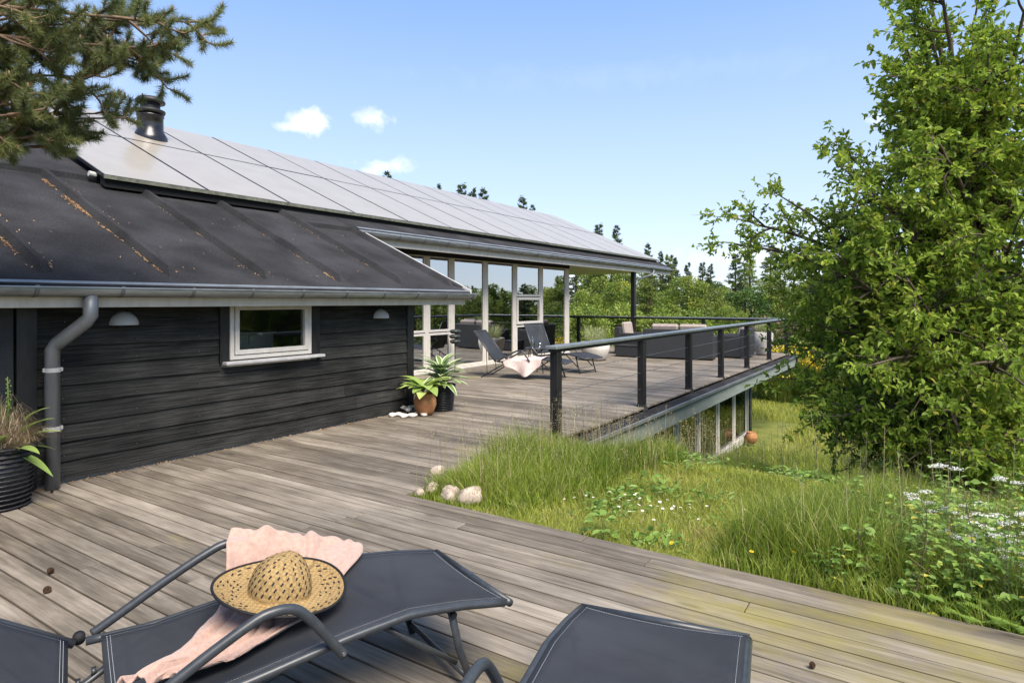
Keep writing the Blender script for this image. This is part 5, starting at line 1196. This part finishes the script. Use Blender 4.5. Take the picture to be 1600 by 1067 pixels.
def mown(X,Y):    # short mown area: centre of the near grass, and the path that leads down
    f=np.clip(1-(np.abs(Y-(1.75-.14*(X-4)))/(.80+.07*(X-4))),0,1)*np.clip((9.5-X)/2,0,1); return f
# short lawn
X,Y=scatter(3.78,10,-1.2,3.4,110000); f=mown(X,Y)+.18*fbm(X,Y,3); k=f>.12; X,Y=X[k],Y[k]
t=np.clip(.45+.25*fbm(X,Y,2.3)+.22*fbm(X+5,Y,6)+rng.normal(0,.22,len(X)),0,1); grassmesh('lawn_grass',X,Y,rng.uniform(.025,.085,len(X))+.03*np.clip(fbm(X,Y,5),0,1),rng.uniform(.003,.006,len(X)),1.1,'lawn',t)
# tall grass near
X,Y=scatter(3.78,8.5,-3.0,3.5,150000); f=mown(X,Y)+.18*fbm(X,Y,3); edge=np.clip((X-3.78)/.30,.40,1); k=(f<.22)&(rng.uniform(0,1,len(X))<.75+.25*fbm(X,Y,2)); X,Y,f,edge=X[k],Y[k],f[k],edge[k]
hh=(.15+.36*np.clip(1-f*4,0,1)*rng.uniform(.35,1,len(X)))*(1-.42*np.clip((X-5.2)/1.2,0,1)*np.clip((Y-1.8),0,1))*(.8+.25*fbm(X,Y,1.7))*edge; t=np.clip(.40+.2*fbm(X,Y,2.1)+rng.normal(0,.2,len(X)),0,.95); t=np.where(rng.uniform(0,1,len(X))<.07,1,t)
grassmesh('tall_grass',X,Y,hh,rng.uniform(.004,.008,len(X)),.75,'grass',t)
# slope
X,Y=scatter(8,16,-6,3.9,105000); t=np.clip(.45+.28*fbm(X,Y,1.1)+.15*fbm(X,Y,3.1)+rng.normal(0,.18,len(X)),0,.95); t=np.where(rng.uniform(0,1,len(X))<.05,1,t)
m_=mown(X,Y); grassmesh('slope_grass',X,Y,(.16+.26*rng.uniform(0,1,len(X)))*(.85+.3*fbm(X,Y,1.3))*(1-.7*np.clip(m_*3,0,1)),rng.uniform(.007,.013,len(X)),.7,'grass',t)
# meadow beyond
X,Y=scatter(15,38,-16,14,150000,lambda X,Y:~((X<20.6)&(Y>3.2))); t=np.clip(.62+.2*fbm(X,Y,.6)+.15*fbm(X,Y,1.9)+rng.normal(0,.16,len(X)),0,1)
grassmesh('meadow_grass',X,Y,(.12+.16*rng.uniform(0,1,len(X)))*(.9+.35*fbm(X,Y,.8)),rng.uniform(.012,.022,len(X)),.8,'lawn',t)
# clumps of broad leaved ground cover in the grass
cx_,cy_=scatter(4.0,12,-1.5,3.4,75); P=[]
for a,b in zip(cx_,cy_):
    m=int(rng.integers(25,80)); P.append(np.stack([a+rng.normal(0,.11,m),b+rng.normal(0,.11,m)],1))
P=np.concatenate(P); P=P[(P[:,0]>3.86)&(P[:,1]<3.4)]; zz=ground_z(P[:,0],P[:,1])+rng.uniform(.02,.12,len(P))*np.clip((P[:,0]-2.5)/3,.3,1.3); P=np.column_stack([P,zz])
D=rng.normal(size=P.shape); D[:,2]=np.abs(D[:,2])*.3
o=np_mesh('ground_cover',leaves(P,D,rng.uniform(.04,.09,len(P)),rng.uniform(.02,.04,len(P)),.15,1.0),4,M['weed'],None,np.repeat(np.clip(rng.normal(.4,.25,len(P)),0,1),2)); tag(o,kind='stuff')
# seed heads on thin stalks
def seedheads(name,X,Y,H,n_per=14,size=.02):
    n=len(X); Zg=ground_z(X,Y); a=rng.uniform(0,6.28,n); ln=rng.uniform(.02,.14,n); top=np.stack([X+ln*np.cos(a),Y+ln*np.sin(a),Zg+H],1); base=np.stack([X,Y,Zg],1); mid=(base+top)/2+np.array([0,0,.03])
    s_=np.stack([-np.sin(a),np.cos(a),np.zeros(n)],1)*.0019
    Vq=[np.stack([base-s_,base+s_,mid+s_,mid-s_],1),np.stack([mid-s_,mid+s_,top+s_*.5,top-s_*.5],1)]
    P=[];D=[]
    for k in range(n_per):
        t=rng.uniform(0,1,n)[:,None]; w=.035*(1.1-t); off=rng.normal(0,1,(n,3))*w*np.array([1,1,.5]); P.append(top-np.array([0,0,.13])*(1-t)+off); D.append(off+np.array([0,0,.01]))
    P=np.concatenate(P);D=np.concatenate(D); V=np.concatenate([np.concatenate(Vq,0).reshape(-1,3),diamonds(P,D,rng.uniform(.5,1,len(P))*size,size*.3)])
    o=np_mesh(name,V,4,M['seed'],None,rng.uniform(0,1,len(V)//4)); tag(o,kind='stuff'); return o
X,Y=scatter(5.2,10.5,1.8,3.45,420); seedheads('grass_seed_heads',X,Y,rng.uniform(.32,.62,len(X)))
X,Y=scatter(3.85,6.4,2.6,3.5,130); seedheads('grass_seed_heads',X,Y,rng.uniform(.35,.72,len(X)),20,.018)
X,Y=scatter(8,12.5,-1,3.5,420); seedheads('grass_seed_heads',X,Y,rng.uniform(.45,.8,len(X)),14,.026)
X,Y=scatter(3.9,7,-1,.9,90); seedheads('grass_seed_heads',X,Y,rng.uniform(.35,.75,len(X)),12,.014)
# grass tips that poke through the deck edge and between boards
# ------------------------------------------------------------------ daisies, buttercups
def daisy_proto(pet,cen,r,name,h):
    t=empty(name); mb=MB()
    mb.tube([(0,0,0),(.004,.002,h)],.0012,4,cap=False); mb.build('stalk',M['stem'],t)
    P=[];n=13
    V=[]
    for k in range(n):
        a=k*6.283/n; d=np.array([math.cos(a),math.sin(a),.12]); s_=np.array([-math.sin(a),math.cos(a),0])*r*.2; c=np.array([.004,.002,h]); V+= [c-s_*.4,c+s_*.4,c+d*r+s_,c+d*r-s_]
    np_mesh('petals',np.array(V),4,M[pet],t,np.full(n,.6)); mb=MB(); mb.lathe([(0,h-.002),(r*.3,h),(r*.22,h+.004),(0,h+.005)],(.004,.002,0),8); mb.build('flower_centre',M[cen],t); return t
dz=daisy_proto('petal','yellowfl',.014,'daisy',.10); bz=daisy_proto('yellowfl','yellowfl',.016,'buttercup',.16)
spots=[(900,778),(910,782),(918,785),(928,788),(905,786),(935,792),(940,785),(958,780),(962,798),(970,792),(975,786),(980,796),(985,790),(990,800),(995,783),(1000,795),(1005,788),(1012,792),(1018,798),(1030,795),(1035,803),(1040,790),(1048,798),(1055,802),(1062,808),(1070,800),(1075,812),(980,812),(1012,816),(1020,828),(1060,815),(1075,798),(1098,797),(1148,805),(1160,812),(1000,835),(1095,820),(885,792),(1110,806),(965,806),(1052,812),(1003,806),(1028,808),(990,786)]
for i,(x,y) in enumerate(spots):
    o=dz if i==0 else copy_tree(dz); p=G(x,y+6,-.06); p.z=float(ground_z(p.x,p.y)); o.location=p; s=random.uniform(.55,.95); o.scale=(s,s,random.uniform(.8,1.2)); o.rotation_euler=(random.uniform(-.3,.3),random.uniform(-.5,.1),random.uniform(0,6))
    tag(o,'white daisy, '+('left' if x<960 else ('middle' if x<1045 else 'right'))+' part of the daisy patch, '+('near side' if y>800 else 'far side'),'daisy','white daisies in the lawn')
for i,(x,y,l) in enumerate([(1062,862,'yellow buttercup at the deck edge, leftmost of three'),(1171,885,'yellow buttercup at the deck edge, middle of three'),(1227,882,'yellow buttercup at the deck edge, rightmost of three'),(1133,806,'small yellow flower farther out in the lawn')]):
    o=bz if i==0 else copy_tree(bz); p=G(x,y+12,-.06); p.x=max(p.x,3.84); p.z=float(ground_z(p.x,p.y)); o.location=p; o.rotation_euler=(random.uniform(-.3,.1),random.uniform(-.6,-.1),i); s=.85; o.scale=(s,s,1); tag(o,l,'buttercup','yellow buttercups')

# ------------------------------------------------------------------ broadleaf weeds on the right
def weed(H,nl,Lf,Wf,seed,dry=False):
    g=np.random.default_rng(seed); t=empty('weed'); mb=MB(); top=np.array([g.normal(0,.06),g.normal(0,.06),H]); q=bez((0,0,0),top,g.normal(0,.04,3),6); mb.tube([tuple(x) for x in q],list(np.linspace(.005,.002,6)),5,cap=False)
    Wf*=.8; P=[];D=[]
    for k in range(nl):
        f=.12+.88*(k+g.uniform(0,1))/nl; i=min(int(f*5),4); b=q[i]+(q[i+1]-q[i])*(f*5-i); an=k*2.4+g.normal(0,.4); L=Lf*g.uniform(.5,1.3)*(1.2-.6*f); d=np.array([math.cos(an),math.sin(an),g.uniform(.0,.7)]); e=b+d*L; mb.tube([tuple(b),tuple(e)],.0018,4,cap=False)
        for m_ in range(3): a2=an+(m_-1)*1.0; P.append(e); D.append(np.array([math.cos(a2),math.sin(a2),g.uniform(-.3,.25)]))
    P=np.array(P);D=np.array(D); mb.build('stalk',M['drystem' if dry else 'stem'],t)
    n=len(P); Rn=np.clip(rng.normal(.5,.2,n),0,.93); Rn[rng.uniform(0,1,n)<.04]=1; np_mesh('foliage',leaves(P,D,rng.uniform(.7,1.2,n)*Wf*1.35,rng.uniform(.7,1.1,n)*Wf,.12,1.2),4,M['weed'],t,np.repeat(Rn,2)); return t
def umbel(H,seed):
    t=weed(H,7,.12,.045,seed); t.name='cow_parsley'; mb=MB(); P=[]
    for hd in range(3):
        c=np.array([.10*math.cos(hd*2.1+seed),.10*math.sin(hd*2.1+seed),H+(.08 if hd else .14)]); mb.tube([(0,0,H*.8),tuple(c-np.array([0,0,.05]))],.002,4,cap=False)
        for k in range(12):
            a=k*2.4; r=.072*math.sqrt(k/12); e=c+np.array([r*math.cos(a),r*math.sin(a),-.12*r]); mb.tube([tuple(c-np.array([0,0,.05])),tuple(e)],.0008,3,cap=False)
            for m_ in range(9): P.append(e+rng.normal(0,.010,3)*np.array([1,1,.4]))
    P=np.array(P); mb.build('flower_stalks',M['stem'],t); np_mesh('flowers',diamonds(P-np.array([.003,0,0]),rng.normal(size=(len(P),3))*np.array([1,1,.3]),.013,.013,1.5),4,M['petal'],t,rng.uniform(0,1,len(P))); return t
def fern(seed):
    t=empty('fern'); V=[];g=np.random.default_rng(seed)
    for k in range(9):
        a=k*.7+g.uniform(0,.3); L=g.uniform(.35,.55); d=np.array([math.cos(a),math.sin(a),0]); s_=np.array([-math.sin(a),math.cos(a),0])
        for i in range(26):
            f=(i+1)/27; p=d*L*f*.8+np.array([0,0,L*(1.15*f-.75*f*f)]); w=.11*math.sin(math.pi*min(1,f*.85+.12))
            for sd in (-1,1):
                e=p+s_*sd*w+d*w*.35; V+=[p-d*.005,p+d*.007,e+d*.002,e-d*.001]
    np_mesh('fronds',np.array(V),4,M['weed'],t,rng.uniform(.3,.9,len(V)//4)); return t
wp=[weed(.55,16,.10,.055,41),weed(.75,22,.12,.06,42),weed(.42,13,.10,.07,43,True),weed(.95,26,.13,.055,44,True)]
wn=['short bushy weed','tall leafy weed','broad leaved weed','brown stemmed weed']
up=[umbel(.62,51),umbel(.78,52)]; fp=[fern(61),fern(62)]
used=set()
def place(proto_,u,v,label,cat,group,s=1.0,tilt=.12):
    if proto_.name in used: o=copy_tree(proto_)
    else: o=proto_; used.add(proto_.name)
    o.location=(u,v,float(ground_z(u,v))-.01); o.rotation_euler=(random.uniform(-tilt,tilt),random.uniform(-tilt,tilt),random.uniform(0,6.28)); o.scale=(s,s,s*random.uniform(.85,1.1)); tag(o,label,cat,group); return o
g=np.random.default_rng(77)
cnt=0
def ytop(x): return float(np.interp(x,[1260,1300,1350,1400,1460,1520,1600,1800],[860,815,775,740,735,720,710,700]))
wgrow=lambda u:'at the deck edge' if u<4.4 else ('amid the thicket' if u<5.4 else 'behind the thicket')
wgx=lambda x:'beside the tall grass' if x<1400 else ('below the heart of the leafy tree' if x<1500 else 'among the white umbels')
for i in range(150):
    u=3.9+abs(g.normal(0,1.3)); x=g.uniform(1275,1760); k=(x-800)/F; v=u*(.55-.835*k)/(.835+.55*k)
    if v<-2.6: continue
    d_=.835*u+.55*v; zt=EYE-(ytop(x)-HZ)/F*d_; zg=float(ground_z(u,v)); j=int(g.integers(0,4)); H0=(.6,.8,.48,1.0)[j]; s=min(.95,(zt-zg)/H0)*g.uniform(.4,.9)
    if zt-zg<.12: continue
    s=max(s,.3); place(wp[j],u,v,wn[j]+' '+wgrow(u)+' '+wgx(x),'weed','leafy weeds between deck and leafy tree',s)
for x,y,s in [(1480,735,.8),(1560,745,.8),(1340,800,.6)]:
    p=G(x,y+90,-.3); place(wp[1],p.x,p.y,'solitary tall weed standing up out of the thicket, at '+('its left end' if x<1400 else ('its middle' if x<1500 else 'its right end')),'weed','leafy weeds between deck and leafy tree',s)
for x,y,d_,s in [(1480,735,4.6,1.0),(1495,812,4.0,.85),(1540,810,3.9,.85),(1500,842,3.7,.75),(1560,850,3.6,.75),(1585,870,3.5,.7),(1595,830,3.8,.8),(1465,815,4.2,.75),(1590,905,3.3,.6),(1620,850,3.5,.8),(1575,780,4.4,.8),(1525,825,3.6,.8),(1550,870,3.4,.8),(1510,860,3.5,.8),(1600,890,3.3,.8),(1440,800,4.1,.8)]:
    p=at(x,d_,0); zt=EYE-(y-HZ)/F*d_; zg=float(ground_z(p.x,p.y)); pr=up[int(g.integers(0,2))]; H0=.76 if pr is up[0] else .92; s=max(.5,(zt-zg)/H0+.16)
    place(pr,max(p.x,3.85),p.y,'white flat topped umbels of cow parsley at the right of the deck','wildflower','white umbel flowers on the right',s,.05)
for i in range(7):
    x=1465+i*27; u=3.92+g.uniform(0,.35); k=(x-800)/F; v=u*(.55-.835*k)/(.835+.55*k); place(fp[i%2],u,v,ordn[i]+' feathery fern from the left at the deck edge in the right corner','fern','ferns at the right deck edge',g.uniform(.45,.6))
# low leaves at the deck edge and in the near grass
lowp=weed(.16,7,.07,.07,71); lowp.name='dock_plant'
for x,y,l in [(945,838,'small dock plant with a yellow leaf at the deck edge'),(1305,905,'dock plant with yellowing leaves at the deck edge'),(1345,915,'dock plant at the deck edge right of the yellowing one'),(1250,880,'low green plant at the deck edge by the buttercups'),(1430,950,'low plant with a pale leaf at the deck edge'),(820,762,'low silvery plant in the grass behind the rocks'),(800,752,'small broad leaved plant beside the silvery one')]:
    p=G(x,y,-.05); place(lowp,max(p.x,3.86),p.y,l,'wild plant','low plants at the grass edge',1.0,.1)

# ------------------------------------------------------------------ every repeat gets a label of its own
by={}
for o in list(col.objects):
    if o.parent is None and o.get('label'): by.setdefault(o['label'],[]).append(o)
on_=['first','second','third','fourth','fifth','sixth','seventh','eighth','ninth','tenth','eleventh','twelfth','thirteenth','fourteenth','fifteenth','sixteenth','seventeenth','eighteenth','nineteenth','twentieth']
def scr(o):
    x,y=o.location.x,o.location.y; return (.55*x-.835*y)/max(.835*x+.55*y,.01)
for l,os_ in by.items():
    if len(os_)<2 or len(os_)>20: continue
    for i,o in enumerate(sorted(os_,key=scr)):
        n_=(on_[i]+' from left: '+l) if i<len(os_)-1 else ('rightmost: '+l)
        if i==0: n_='leftmost: '+l
        if len(n_.split())<=16: o['label']=n_
